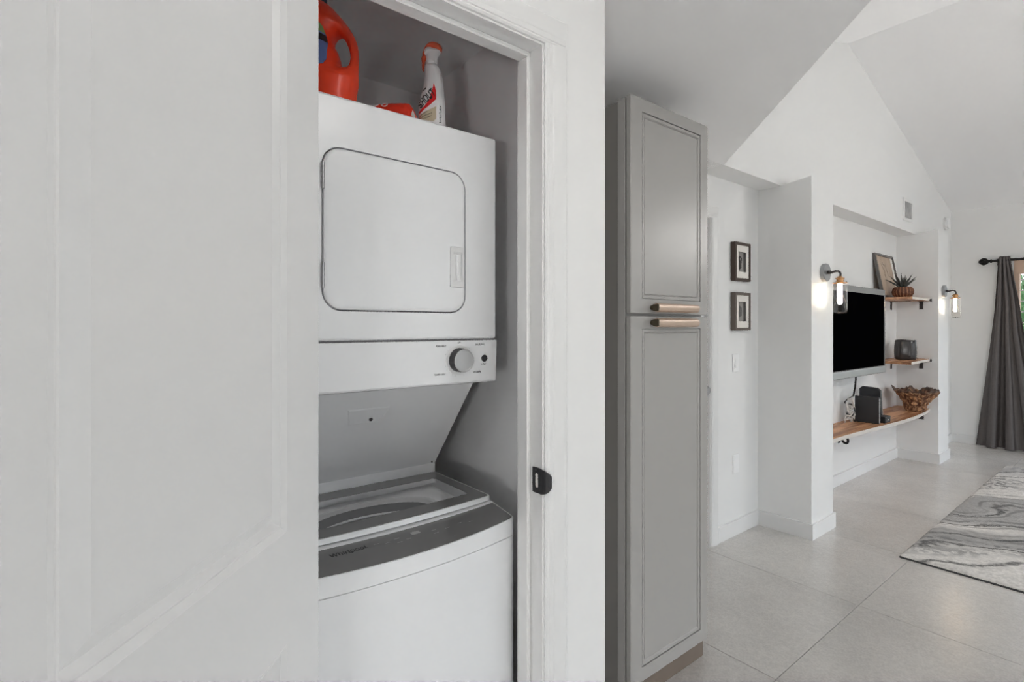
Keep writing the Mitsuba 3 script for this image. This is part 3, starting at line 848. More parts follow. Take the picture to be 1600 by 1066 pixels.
# ------------------------------------------------------------------ gray pantry cabinet
CX0, CX1, CY = 1.455, 1.940, 1.165
cab = thing('pantry_cabinet', 'tall gray pantry cabinet with two stacked doors', 'cabinet')
part(cab, 'carcass', bx([CX0 + 0.009, 1.225, 0.0], [CX1 + 0.016, YW - 0.005, 2.165], 0.001), 'cabinet_gray_shaded', False)
part(cab, 'face_frame', cat(bx([CX0 + 0.001, 1.193, 0.094], [CX1 + 0.002, 1.226, 2.168], 0.0015)), 'cabinet_gray', False)
part(cab, 'toe_kick', bx([CX0 + 0.02, 1.200, 0.0], [CX1 + 0.024, 1.226, 0.0935], 0.001), 'toe_brown', False, label='brown unpainted toe kick')


def cabinet_door(z0, z1, pz0, pz1):
    r = (1.516, pz0, 1.888, pz1)
    s = man(bx([CX0 - 0.001, CY, z0], [CX1, CY + 0.021, z1], 0.0022))
    s = s - man(ext_xz(sbox(*r), CY - 0.01, CY + 0.0075))
    k = part(cab, 'door', s, 'cabinet_gray', False)
    # moulding: two beads around a flat recessed panel
    def bead(k0, k1, y0):
        o, i = inset(r, k0), inset(r, k1)
        return ext_xz(sbox(*o).difference(sbox(*i)), y0, CY + 0.0076)
    sl_ = man(ext_xz(sbox(*inset(r, 0.0035)), CY + 0.0015, CY + 0.0076)) - man(hull([(x, CY - 0.003, z) for x, z in sbox(*inset(r, 0.0095)).exterior.coords] + [(x, CY + 0.0085, z) for x, z in sbox(*inset(r, 0.0185)).exterior.coords]))
    part(k, 'moulding', sl_, 'cabinet_gray', False)
    part(k, 'panel', bx([r[0] + 0.019, CY + 0.0045, pz0 + 0.019], [r[2] - 0.019, CY + 0.0076, pz1 - 0.019], 0.0008), 'cabinet_gray', False)
    return k


du = cabinet_door(1.4055, 2.170, 1.457, 2.123)
dl = cabinet_door(0.096, 1.3965, 0.148, 1.352)


def pull(parent, z):
    x0, x1, y = 1.566, 1.822, CY - 0.030
    hp = part(parent, 'handle', ext_yz(Polygon([(y, z - 0.0145), (y + 0.004, z - 0.016), (y + 0.016, z - 0.012), (y + 0.017, z + 0.012), (y + 0.004, z + 0.016), (y, z + 0.0145), (y - 0.006, z + 0.010), (y - 0.0085, z), (y - 0.006, z - 0.010)]), x0, x1), 'handle_tan', 35, label='tan bar pull with dark ends')
    part(hp, 'end_cap', ext_yz(Polygon([(y - 0.007, z - 0.012), (y + 0.016, z - 0.012), (y + 0.016, z + 0.012), (y - 0.007, z + 0.012)]), x0 - 0.006, x0 - 0.0002), 'handle_dark', False)
    for x in (x0 - 0.001, x1 - 0.02):
        part(hp, 'post', rod([x + 0.006, y + 0.010, z], [x + 0.006, CY - 0.0003, z], 0.0085, 16), 'handle_dark', 30)


pull(du, 1.427)
pull(dl, 1.373)


# ------------------------------------------------------------------ two shadow boxes, switch, outlet
def shadow_box(z0, z1, fmat, label, relic):
    x0, x1, y0 = 3.207, 3.403, 1.731
    t = thing('shadow_box', label, 'picture frame', 'small shadow boxes')
    fr = man(ext_xz(sbox(x0, z0, x1, z1).difference(sbox(x0 + 0.018, z0 + 0.018, x1 - 0.018, z1 - 0.018)), y0, YW - 0.001))
    part(t, 'frame', fr, fmat, False)
    nx0, nx1, nz0, nz1 = x0 + 0.048, x1 - 0.048, z0 + 0.060, z1 - 0.060
    part(t, 'mat', ext_xz(sbox(x0 + 0.0178, z0 + 0.0178, x1 - 0.0178, z1 - 0.0178).difference(sbox(nx0, nz0, nx1, nz1)), y0 + 0.005, y0 + 0.008), 'mat_board', False, label='white mat')
    part(t, 'niche', ext_xz(sbox(nx0 - 0.004, nz0 - 0.004, nx1 + 0.004, nz1 + 0.004), y0 + 0.024, y0 + 0.030), 'niche_gray', False)
    wl = ext_xz(sbox(nx0 - 0.003, nz0 - 0.003, nx1 + 0.003, nz1 + 0.003).difference(sbox(nx0, nz0, nx1, nz1)), y0 + 0.008, y0 + 0.0245)
    part(t, 'niche_wall', wl, 'niche_dark', False)
    cx, cz = (nx0 + nx1) / 2 - 0.012, (nz0 + nz1) / 2
    if relic == 'leaf':
        pts = smooth_ring([(cx - 0.020, cz - 0.035), (cx - 0.004, cz - 0.047), (cx + 0.014, cz - 0.030), (cx + 0.012, cz - 0.008), (cx + 0.020, cz + 0.012), (cx + 0.012, cz + 0.034), (cx - 0.006, cz + 0.040), (cx - 0.016, cz + 0.020), (cx - 0.012, cz - 0.004)], 40)
        part(t, 'relic', ext_xz(Polygon(pts).buffer(0), y0 + 0.013, y0 + 0.0238), 'relic', 30, label='dark carved relic')
        part(t, 'relic_hole', ext_xz(Polygon([(cx + 0.006 * math.cos(a), cz + 0.016 + 0.009 * math.sin(a)) for a in np.linspace(0, 6.1, 16)]), y0 + 0.0118, y0 + 0.0128), 'niche_gray', False)
    else:
        rr = [(cx + 0.022 * math.cos(a), cz + 0.036 * math.sin(a)) for a in np.linspace(0, 2 * np.pi, 28, endpoint=False)]
        part(t, 'relic', ext_xz(Polygon(rr), y0 + 0.014, y0 + 0.0238), 'relic_gray', 30, label='gray oval relic')
        for i in range(4):
            z = cz - 0.024 + 0.016 * i
            part(t, 'rib', bx([cx - 0.015, y0 + 0.0122, z - 0.0015], [cx + 0.015, y0 + 0.0142, z + 0.0015]), 'relic', False)


shadow_box(1.655, 1.905, 'frame_dark', 'dark brown shadow box with a dark relic, the upper of two on the wall', 'leaf')
shadow_box(1.333, 1.580, 'frame_gray_brown', 'gray-brown shadow box with an oval relic, the lower of two on the wall', 'oval')

sw = thing('light_switch', 'white rocker light switch below the shadow boxes', 'light switch')
part(sw, 'plate', bx([3.230, YW - 0.006, 1.062], [3.302, YW - 0.0002, 1.180], 0.002), 'white_plastic', False)
part(sw, 'rocker', hull([(x, y, z) for x in (3.250, 3.283) for y, z in ((YW - 0.006, 1.090), (YW - 0.0105, 1.092), (YW - 0.007, 1.150), (YW - 0.006, 1.152))]), 'white_plastic', False)
ot = thing('wall_outlet', 'white wall outlet cover near the floor', 'outlet')
part(ot, 'plate', bx([3.233, YW - 0.006, 0.402], [3.305, YW - 0.0002, 0.523], 0.002), 'white_plastic', False)
for z in (0.438, 0.487):
    part(ot, 'socket', ext_xz(rrect(3.2535, z - 0.014, 3.2845, z + 0.014, 0.010), YW - 0.0068, YW - 0.006), 'white_plastic', False)

# ------------------------------------------------------------------ vent and smoke detector on the gable
vt = thing('air_vent', 'white slatted air vent on the gable wall above the pillar', 'vent')
vx0, vx1, vz0, vz1 = 6.095, 6.385, 2.388, 2.606
part(vt, 'frame', ext_xz(sbox(vx0, vz0, vx1, vz1).difference(sbox(vx0 + 0.03, vz0 + 0.03, vx1 - 0.03, vz1 - 0.03)), YG - 0.012, YG - 0.0005), 'paint_trim', False)
part(vt, 'backing', ext_xz(sbox(vx0 + 0.028, vz0 + 0.028, vx1 - 0.028, vz1 - 0.028), YG - 0.003, YG - 0.0005), 'enamel_gray', False)
n = 11
for i in range(n):
    x = vx0 + 0.03 + (vx1 - vx0 - 0.06) * (i + 0.5) / n
    part(vt, 'slat', hull([(x + sx * 0.001 + o, y, z) for sx in (-1, 1) for o, y in ((-0.0055, YG - 0.011), (0.0055, YG - 0.004)) for z in (vz0 + 0.029, vz1 - 0.029)]), 'paint_trim', False)
sm = thing('smoke_detector', 'round white smoke detector near the end of the gable', 'smoke detector')
SM = frame([1, 0, 0], [0, 0, 1], [0, -1, 0], [7.62, YG - 0.0005, 2.535])
part(sm, 'base', lathe([(0, 0), (0.075, 0), (0.075, 0.016), (0.072, 0.02), (0, 0.02)], 40), 'paint_trim', 30, xf=SM)
part(sm, 'cover', lathe([(0.062, 0.018), (0.062, 0.034), (0.055, 0.040), (0, 0.043)], 40), 'white_plastic', 30, xf=SM)


# ------------------------------------------------------------------ wall sconces
def sconce(x, label):
    t = thing('wall_sconce', label, 'wall lamp', 'glass cylinder wall lamps')
    z, y = 1.712, PY
    F_ = frame([1, 0, 0], [0, 0, 1], [0, -1, 0], [x, y - 0.0004, z])
    part(t, 'backplate', lathe([(0, 0), (0.060, 0), (0.060, 0.020), (0.058, 0.024), (0, 0.024)], 40), 'pewter', 30, xf=F_)
    ly = y - 0.098
    part(t, 'arm', tube(spline([(x, y - 0.022, z), (x, y - 0.06, z + 0.002), (x, ly + 0.012, z + 0.004), (x, ly, z - 0.006), (x, ly, z - 0.032)], 24), 0.0065, 12), 'iron', True)
    part(t, 'collar', lathe([(0, 0), (0.010, 0), (0.011, 0.012), (0, 0.012)], 16, (x, y - 0.036, z)), 'iron', 30, xf=None)
    zs = z - 0.030
    so = lathe([(0, zs), (0.012, zs), (0.015, zs - 0.006), (0.027, zs - 0.012), (0.027, zs - 0.016), (0.020, zs - 0.018), (0.020, zs - 0.036), (0.027, zs - 0.040), (0.029, zs - 0.046), (0.0, zs - 0.046)], 28, (x, ly, 0))
    part(t, 'socket', so, 'brass', 25, label='brass socket')
    zt, zb, R = zs - 0.040, zs - 0.232, 0.041
    gl = lathe([(0.021, zt - 0.001), (R, zt - 0.002), (R, zb + 0.012), (R - 0.004, zb + 0.004), (R - 0.012, zb), (0.0, zb)], 40, (x, ly, 0))
    part(t, 'glass_shade', gl, 'sconce_glass', 30, label='clear glass cylinder')
    part(t, 'rim', lathe([(R - 0.001, zt - 0.004), (R + 0.0012, zt - 0.004), (R + 0.0012, zt), (0.018, zt + 0.002), (0.018, zt)], 40, (x, ly, 0)), 'brass', 25)
    for a in (0.6, 2.7, 4.8):
        part(t, 'cage_wire', tube(spline([(x + (R + 0.0012) * math.cos(a), ly + (R + 0.0012) * math.sin(a), zt), (x + (R + 0.0012) * math.cos(a), ly + (R + 0.0012) * math.sin(a), zb + 0.02), (x + (R - 0.002) * math.cos(a), ly + (R - 0.002) * math.sin(a), zb + 0.001), (x + 0.004 * math.cos(a), ly + 0.004 * math.sin(a), zb - 0.003)], 16), 0.0011, 6), 'iron', True)
    part(t, 'finial', lathe([(0, zb - 0.010), (0.005, zb - 0.007), (0.005, zb - 0.002), (0, zb - 0.0005)], 14, (x, ly, 0)), 'iron', 30)
    bz = zs - 0.048
    bu = lathe([(0, bz), (0.0125, bz), (0.0145, bz - 0.012), (0.0155, bz - 0.02), (0.0155, bz - 0.118), (0.012, bz - 0.128), (0.006, bz - 0.133), (0, bz - 0.134)], 20, (x, ly, 0))
    k = part(t, 'bulb', bu, 'white_plastic', True, label='glowing warm tubular bulb')
    scene[k]['emitter'] = {'type': 'area', 'radiance': rgb([BULB, BULB * 0.74, BULB * 0.47])}


sconce(3.752, 'lit brass and glass wall lamp on the pillar left of the television')
sconce(6.672, 'lit brass and glass wall lamp on the pillar right of the shelves')

# ------------------------------------------------------------------ television on an arm mount
tv = thing('television', 'wall-mounted flat television with black screen and silver lower bar', 'television')
TX0, TX1, TYF = 4.335, 5.585, 1.602
tz0, tz1 = 0.944, 1.688
part(tv, 'housing', rbx([TX0, TYF + 0.004, tz0], [TX1, TYF + 0.07, tz1], 0.008), 'black_plastic', 30)
bz = ext_xz(rrect(TX0, tz0, TX1, tz1, 0.012).difference(sbox(TX0 + 0.028, tz0 + 0.066, TX1 - 0.028, tz1 - 0.050)), TYF - 0.002, TYF + 0.006)
part(tv, 'bezel', bz, 'bezel_dark', False, label='dark glossy bezel')
part(tv, 'screen', bx([TX0 + 0.026, TYF + 0.001, tz0 + 0.062], [TX1 - 0.026, TYF + 0.004, tz1 - 0.048]), 'screen_black', False, label='black switched-off screen')
part(tv, 'speaker_bar', rbx([TX0 + 0.004, TYF - 0.012, tz0 + 0.002], [TX1 - 0.004, TYF + 0.004, tz0 + 0.062], 0.006), 'silver', 30, label='silver lower bar')
part(tv, 'edge_trim', bx([TX1 - 0.002, TYF - 0.001, tz0 + 0.06], [TX1 + 0.004, TYF + 0.03, tz1 - 0.02], 0.001), 'silver', False)
part(tv, 'wall_mount', cat(bx([4.80, YW - 0.02, 1.15], [5.15, YW - 0.0005, 1.45]), bx([4.93, TYF + 0.068, 1.26], [5.0, YW - 0.018, 1.36])), 'black_matte', False)

tc_ = solo('power_cable', 'black cable hanging from the television to the low shelf', 'cable', tube(spline([(5.04, 1.655, 0.950), (5.045, 1.66, 0.86), (5.055, 1.672, 0.80), (5.045, 1.675, 0.765)], 40), 0.007, 8), 'black_matte', True)
cb = thing('cord_bundle', 'tangle of white cords on the low shelf behind the black box', 'cords')
for i in range(5):
    pts, ph = [], i * 1.3
    for k in range(10):
        a = ph + k * 1.25
        f = k / 9
        pts.append((5.015 + 0.055 * math.sin(a) * (0.4 + 0.6 * f) + 0.01 * i, 1.70 + 0.02 * math.cos(a * 1.7) - 0.01, 0.735 - 0.175 * f + 0.03 * math.sin(a * 2.1 + i)))
    pts = V(pts); pts[:, 2] = np.maximum(pts[:, 2], 0.546)
    part(cb, 'cord', tube(np.clip(spline(pts, 60), [0, 0, 0.545], [9, 1.745, 9]), 0.0042, 6), 'cord_white' if i != 2 else 'black_matte', True)


# ------------------------------------------------------------------ shelves
def plank(poly, z0, z1):
    return tm(ext(poly, z0, z1))




def side_shelf(z0, z1, pts, label):
    t = thing('wall_shelf', label, 'shelf', 'wooden shelves in the media niche')
    part(t, 'board', plank(Polygon(pts), z0, z1), 'shelf_wood', False)
    fx = [p for p in pts if p[1] < 1.70]
    (xa, ya), (xb, yb) = fx[0], fx[-1]
    part(t, 'front_edge', hull([(xa, ya - 0.003, z) for z in (z0, z1)] + [(xa, ya, z) for z in (z0, z1)] + [(xb, yb - 0.003, z) for z in (z0, z1)] + [(xb, yb, z) for z in (z0, z1)]), 'shelf_edge', False, label='pale front edge')
    # steel angles: one on the pillar, one on the back wall
    part(t, 'bracket', cat(bx([6.470, 1.535, z0 - 0.005], [6.5045, 1.575, z0 - 0.0002]), bx([6.4995, 1.540, z0 - 0.080], [6.5045, 1.570, z0 - 0.0002])), 'iron', False)
    part(t, 'end_bracket', bx([6.465, 1.4705, z0 - 0.004], [6.5045, 1.4775, z1 - 0.003]), 'iron', False)
    part(t, 'bracket', cat(bx([6.315, 1.60, z0 - 0.005], [6.35, YW - 0.0005, z0 - 0.0002]), bx([6.315, YW - 0.006, z0 - 0.085], [6.35, YW - 0.0005, z0 - 0.0002])), 'iron', False)


side_shelf(1.612, 1.634, [(5.88, 1.474), (6.504, 1.486), (6.504, 1.764), (5.80, 1.764)], 'short wooden shelf with the succulent, upper right of the television')
side_shelf(1.014, 1.036, [(5.74, 1.446), (6.504, 1.484), (6.504, 1.764), (5.74, 1.764)], 'short wooden shelf with the black canister, lower right of the television')
ls = thing('wall_shelf', 'long live-edge wooden shelf under the television', 'shelf', 'wooden shelves in the media niche')
fe = spline(V([(3.93, 1.528), (4.2, 1.523), (4.54, 1.513), (5.11, 1.477), (5.76, 1.446), (6.2, 1.462), (6.502, 1.490)]), 40)
part(ls, 'board', plank(Polygon([tuple(p) for p in fe] + [(6.502, 1.764), (3.93, 1.764)]), 0.512, 0.540), 'shelf_wood', False)
ep = [tuple(p + V([0, -0.004])) for p in fe] + [tuple(p) for p in fe[::-1]]
part(ls, 'front_edge', ext(Polygon(ep).buffer(0), 0.512, 0.539), 'shelf_edge', False, label='pale live edge')
part(ls, 'bracket', cat(bx([6.455, 1.535, 0.505], [6.501, 1.575, 0.5118]), bx([6.495, 1.535, 0.425], [6.5018, 1.575, 0.5118])), 'iron', False)
# curled iron bracket below the long shelf
cx = 4.985
hook = spline(V([(cx, 1.60, 0.509), (cx, 1.66, 0.47), (cx, 1.715, 0.435), (cx, 1.738, 0.40), (cx, 1.728, 0.372), (cx, 1.705, 0.368), (cx, 1.694, 0.39), (cx, 1.708, 0.408)]), 40)
part(ls, 'bracket', cat(tube(hook, 0.0095, 8), bx([cx - 0.018, YW - 0.006, 0.36], [cx + 0.018, YW - 0.0005, 0.511]), bx([cx - 0.014, 1.59, 0.505], [cx + 0.014, 1.76, 0.5118]), rod([cx, 1.725, 0.41], [cx, 1.76, 0.44], 0.008, 8)), 'black_matte', 30, label='curled black iron bracket')

# ------------------------------------------------------------------ things on the shelves
# leaning frame
fr = thing('leaning_frame', 'dark framed botanical print leaning behind the succulent', 'picture')
fz, fh, lean = 1.635, 0.425, 0.075
FR = np.eye(4)
up_ = V([0, lean, fh]); up_ /= np.linalg.norm(up_)
FR = frame([1, 0, 0], up_, np.cross([1, 0, 0], up_), [5.80, 1.683, fz])
fwid = 0.525
part(fr, 'frame', ext(sbox(0, 0, fwid, 0.432).difference(sbox(0.020, 0.020, fwid - 0.020, 0.412)), -0.010, 0.014), 'gunmetal', False, xf=FR)
part(fr, 'print', ext(sbox(0.018, 0.018, fwid - 0.07, 0.414), 0.0, 0.002), 'art_tan', False, xf=FR, label='tan botanical print')
part(fr, 'mat', ext(sbox(fwid - 0.075, 0.018, fwid - 0.018, 0.414), 0.0, 0.0028), 'mat_board', False, xf=FR, label='pale strip painted for a bright sliver in the glass')  # reflected sliver in the glass, painted as a pale strip

# succulent in a carved bowl
sx, sy, sz = 6.03, 1.585, 1.635
su = thing('succulent', 'spiky dark succulent in a round carved brown pot on the upper shelf', 'potted plant')
th_ = np.linspace(0, 2 * np.pi, 72, endpoint=False)
pr = V([(0.048, 0.0), (0.066, 0.008), (0.080, 0.028), (0.085, 0.050), (0.081, 0.074), (0.070, 0.094), (0.062, 0.100), (0.054, 0.096), (0.050, 0.085), (0.0, 0.083)])
vs = []
for r, z in pr:
    k = np.clip((r - 0.05) / 0.03, 0, 1) if z < 0.099 else 0
    rr = r + k * 0.0042 * np.cos(18 * th_ + 2.5 * z / 0.05)
    vs.append(np.c_[rr * np.cos(th_), rr * np.sin(th_), np.full(72, z)])
vs = np.vstack(vs)
fs = []
for i in range(len(pr) - 1):
    for k in range(72):
        a, b = i * 72 + k, i * 72 + (k + 1) % 72
        fs += [[a, b, b + 72], [a, b + 72, a + 72]]
c0 = len(vs); vs = np.vstack([vs, [[0, 0, 0]]])
for k in range(72): fs.append([c0, (k + 1) % 72, k])
pc = np.where((np.cos(18 * np.r_[np.tile(th_, len(pr)), 0]) > 0.1)[:, None], V(s2l(150, 104, 76)), V(s2l(88, 54, 38)))
pmesh = trimesh.Trimesh(vs + V([sx, sy, sz]), fs, process=False)
part(su, 'pot', pmesh, 'root_wood', True, label='round carved brown pot', color=pc)
part(su, 'soil', lathe([(0, 0.084), (0.051, 0.084), (0.05, 0.088), (0, 0.090)], 24, (sx, sy, sz)), 'relic', 30)
lv = [(-70, 62, .17), (-48, 58, .15), (-25, 40, .16), (5, 8, .15), (25, 35, .14), (48, 50, .19), (66, 62, .175), (110, 45, .15), (150, 30, .15), (200, 48, .14), (250, 35, .15), (300, 22, .16), (180, 12, .13)]
for az, tilt, L in lv:
    # azimuth measured in the picture plane: along the viewer's right
    hd = V([math.sin(math.radians(az)) * 0.9, -math.cos(math.radians(az)) * 0.5, 0]) if abs(az) <= 90 else V([math.sin(math.radians(az)), -math.cos(math.radians(az)), 0]) * 0.7
    hd = hd[0] * RT + hd[1] * V([0.6225, 0.7826, 0]) * -1
    hd /= max(np.linalg.norm(hd), 1e-6)
    ti = math.radians(tilt)
    p = [V([sx, sy, sz + 0.085]) + hd * 0.008]
    for s in np.linspace(0, 1, 9)[1:]:
        tt = ti * (0.8 + 0.25 * s)
        p.append(p[-1] + (hd * math.sin(tt) + V([0, 0, 1]) * math.cos(tt)) * L / 8)
    rad = np.array([0.008, 0.0105, 0.011, 0.0105, 0.0095, 0.008, 0.006, 0.0035, 0.0008])
    part(su, 'leaf', tube(V(p), rad * 0.8, 6), 'leaf_dark', True)

# black canister
vzs = 1.0365
vx_, vy_ = 6.185, 1.605
vcan = thing('black_canister', 'glossy charcoal canister with a wavy rim on the middle shelf', 'canister')
n = 64
a = np.linspace(0, 2 * np.pi, n, endpoint=False)
sq = lambda p: (np.abs(np.cos(a)) ** p + np.abs(np.sin(a)) ** p) ** (-1 / p)
vs, fs = [], []
rows = [(0.060, 0.0), (0.080, 0.004), (0.087, 0.018), (0.090, 0.06), (0.0895, 0.12), (0.086, 0.165), (0.083, 0.186), (0.079, 0.190), (0.075, 0.186), (0.074, 0.17), (0.078, 0.10), (0.075, 0.02), (0.0, 0.015)]
for r, z in rows:
    wv = 0.004 * np.sin(3 * a + 0.6) * (z > 0.16)
    vs.append(np.c_[r * sq(3.2) * np.cos(a + 0.3), r * sq(3.2) * np.sin(a + 0.3), z + wv])
vs = np.vstack(vs)
for i in range(len(rows) - 1):
    for k in range(n):
        p, q = i * n + k, i * n + (k + 1) % n
        fs += [[p, q, q + n], [p, q + n, p + n]]
vs = np.vstack([vs, [[0, 0, 0]]])
fs += [[len(vs) - 1, (k + 1) % n, k] for k in range(n)]
part(vcan, 'body', trimesh.Trimesh(vs + V([vx_, vy_, vzs]), fs, process=False), 'vase_black', 40)

# devices on the long shelf
SZ = 0.5405
mb = thing('media_box', 'black box standing on edge on the long shelf, nearest the pillar', 'media box')
part(mb, 'shell', rbx([5.125, 1.512, SZ], [5.148, 1.690, SZ + 0.222], 0.004), 'device_black', 30)
part(mb, 'back_shell', rbx([5.152, 1.520, SZ], [5.182, 1.690, SZ + 0.216], 0.004), 'black_plastic', 30)
part(mb, 'front_strip', bx([5.1275, 1.5095, SZ + 0.006], [5.1455, 1.513, SZ + 0.214], 0.001), 'silver', False, label='silver front strip')
part(mb, 'core', bx([5.147, 1.53, SZ + 0.004], [5.153, 1.68, SZ + 0.205]), 'black_matte', False)
rt = thing('router', 'tall black router with rounded top behind the standing box', 'router')
rp = Polygon([(1.565, SZ), (1.735, SZ), (1.735, SZ + 0.262), (1.715, SZ + 0.283), (1.60, SZ + 0.274), (1.578, SZ + 0.255)]).buffer(-0.006).buffer(0.006)
part(rt, 'shell', ext_yz(rp, 5.37, 5.410), 'device_black', 30)
part(rt, 'edge_strip', ext_yz(rp.buffer(0.0015).difference(rp.buffer(-0.006)), 5.402, 5.409), 'pewter', False, label='pale edge strip')
stb = thing('set_top_box', 'small flat black box on the long shelf in front of the router', 'set-top box')
part(stb, 'shell', rbx([5.215, 1.492, SZ], [5.345, 1.62, SZ + 0.052], 0.003), 'black_plastic', 30)
part(stb, 'front_panel', bx([5.225, 1.4895, SZ + 0.010], [5.335, 1.4925, SZ + 0.042], 0.001), 'device_black', False)
part(stb, 'pale_rect', bx([5.262, 1.4885, SZ + 0.018], [5.285, 1.4899, SZ + 0.032]), 'print_gray', False)  # small gray display

# root-wood bowl: ragged rim, gnarled sides
bxc = V([6.205, 1.53, SZ])
n = 220
a = np.linspace(0, 2 * np.pi, n, endpoint=False)
prof_o = [(0.080, 0.0), (0.088, 0.014), (0.096, 0.04), (0.106, 0.066), (0.118, 0.09), (0.131, 0.113), (0.145, 0.136), (0.160, 0.156), (0.174, 0.174), (0.185, 0.190), (0.192, 0.204)]
prof_i = [(0.184, 0.212), (0.160, 0.190), (0.136, 0.160), (0.110, 0.122), (0.07, 0.108), (0.0, 0.104)]
prof_o = [tuple(p) for p in spline(V(prof_o), 40)]
allp = prof_o + prof_i
vs, cols = [], []
for j, (r, z) in enumerate(allp):
    f = min(z / 0.204, 1)
    outer_ = j < len(prof_o)
    cs, sn = np.cos(a), np.sin(a)
    lumps = meshkit.fbm(np.c_[cs * 2.4, sn * 2.4, np.full(n, z * 16)] * 1.2, 4, 3) - 0.5
    kn_ = np.abs(meshkit.fbm(np.c_[cs * 6, sn * 6, np.full(n, z * 38)], 3, 12) - 0.5) * 2      # knots and crevices
    rid = np.abs(meshkit.noise(np.c_[cs * 5, sn * 5, np.full(n, z * 6)], 9) - 0.5) * 2
    gaps = meshkit.noise(np.c_[cs * 4.2, sn * 4.2, np.zeros(n)], 21)
    fine = meshkit.noise(np.c_[cs * 15, sn * 15, np.zeros(n)], 5) - 0.5
    rr = r * (1 + 0.22 * lumps * (0.4 + 0.6 * f)) + (-0.020 * (1 - rid) * (0.4 + 0.6 * f) + 0.034 * (kn_ - 0.3) * (0.5 + 0.5 * f)) * outer_
    if j == len(allp) - 1: rr = np.zeros(n)
    zz = z + f * f * (0.038 * (gaps - 0.5) + 0.030 * fine + (0.02 * (kn_ - 0.3) if outer_ else 0)) * (r > 0.1)
    zz = np.maximum(zz, 0.0 if outer_ else 0.07)
    vs.append(np.c_[rr * cs, rr * sn, zz])
    t = np.clip(1.5 * kn_ + 0.9 * (meshkit.fbm(np.c_[cs * 7, sn * 7, np.full(n, z * 40)], 3, 8) - 0.5) - 0.10 * (1 - rid), 0, 1)[:, None]
    c = V(s2l(84, 50, 34)) * (1 - t) + V(s2l(222, 172, 128)) * t
    rimk = np.clip((zz - 0.176) / 0.035, 0, 1)[:, None] * 0.85
    c = c * (1 - rimk) + (V(s2l(104, 96, 92)) * (0.6 + 0.9 * t)) * rimk
    cols.append(c)
vs, cols = np.vstack(vs), np.vstack(cols)
fs = []
for i in range(len(allp) - 1):
    for k in range(n):
        p, q = i * n + k, i * n + (k + 1) % n
        fs += [[p, q, q + n], [p, q + n, p + n]]
vs = np.vstack([vs, [[0, 0, 0.0]]]); cols = np.vstack([cols, [cols[0]]])
fs += [[len(vs) - 1, (k + 1) % n, k] for k in range(n)]
solo('root_bowl', 'gnarled brown root-wood bowl with a ragged gray rim on the long shelf', 'bowl', trimesh.Trimesh(vs + bxc, fs, process=False), 'root_wood', True, color=np.clip(cols, 0, 1))

nl = thing('wall_nail', 'small black nail in the niche wall above the television', 'nail')
part(nl, 'shank', rod([4.52, YW - 0.0005, 1.962], [4.505, YW - 0.045, 1.985], 0.007, 8), 'black_matte', 30)

# ------------------------------------------------------------------ rug
RX0, RX1, RY0, RY1, RH = 3.700, 6.868, -1.35, 0.987, 0.020
nx, ny = 260, 190
gx, gy = np.meshgrid(np.linspace(RX0, RX1, nx), np.linspace(RY0, RY1, ny))
P = np.stack([gx, gy, np.zeros_like(gx)], -1)
edge = np.minimum(np.minimum(gx - RX0, RX1 - gx), np.minimum(gy - RY0, RY1 - gy))
hz = RH * np.clip(0.45 + edge / 0.03, 0, 1) + 0.004 * (meshkit.noise(P * 60, 2) - 0.5) + 0.003 * (meshkit.fbm(P * 9, 3, 4) - 0.5)
top = np.c_[gx.ravel(), gy.ravel(), hz.ravel()]
idx = np.arange(nx * ny).reshape(ny, nx)
q = np.stack([idx[:-1, :-1], idx[:-1, 1:], idx[1:, 1:], idx[1:, :-1]], -1).reshape(-1, 4)
loop = np.r_[idx[0, :-1], idx[:-1, -1], idx[-1, :0:-1], idx[:0:-1, 0]]
bot = top[loop].copy(); bot[:, 2] = 0.0006
nb = len(loop); off = nx * ny
sf_ = [[loop[(k + 1) % nb], loop[k], off + k] for k in range(nb)] + [[loop[(k + 1) % nb], off + k, off + (k + 1) % nb] for k in range(nb)]
tri = np.vstack([q[:, [0, 1, 2]], q[:, [0, 2, 3]], V(sf_)])
rg = thing('area_rug', 'shaggy gray and white marbled rug on the tile floor', 'rug')
part(rg, 'pile', trimesh.Trimesh(np.vstack([top, bot]), tri, process=False), 'rug_pile', True)
o = sbox(RX0 - 0.006, RY0 - 0.003, RX1 + 0.003, RY1 + 0.001)
part(rg, 'binding', ext(o.difference(o.buffer(-0.012)), 0.0004, 0.008), 'rug_binding', False, label='dark bound edge')

# ------------------------------------------------------------------ curtain and rod
XR = 7.822
cr = thing('curtain_rod', 'black curtain rod with a cage finial on the far wall', 'curtain rod')
part(cr, 'rod', rod([XR, 1.235, 2.087], [XR, -1.3, 2.087], 0.0135), 'black_matte', 30)
for i in range(8):
    a = i * np.pi / 4
    pts = [(XR + 0.036 * math.sin(math.pi * s) * math.cos(a + s * 1.6), 1.256 + 0.088 * s, 2.087 + 0.036 * math.sin(math.pi * s) * math.sin(a + s * 1.6)) for s in np.linspace(0.03, 0.97, 14)]
    part(cr, 'finial_wire', tube(V(pts), 0.0066, 6), 'black_matte', True)
part(cr, 'finial_core', trimesh.creation.icosphere(2, 0.025), 'black_matte', True, xf=np.array([[1, 0, 0, XR], [0, 1.5, 0, 1.30], [0, 0, 1, 2.087], [0, 0, 0, 1.0]]))
part(cr, 'finial_bead', trimesh.creation.icosphere(2, 0.021), 'black_matte', True, xf=np.array([[1, 0, 0, XR], [0, 0.8, 0, 1.240], [0, 0, 1, 2.087], [0, 0, 0, 1.0]]))
part(cr, 'bracket', cat(rod([XR, 1.185, 2.078], [X1 - 0.0005, 1.185, 2.078], 0.008), bx([X1 - 0.006, 1.170, 2.04], [X1 - 0.0005, 1.20, 2.115])), 'black_matte', False)

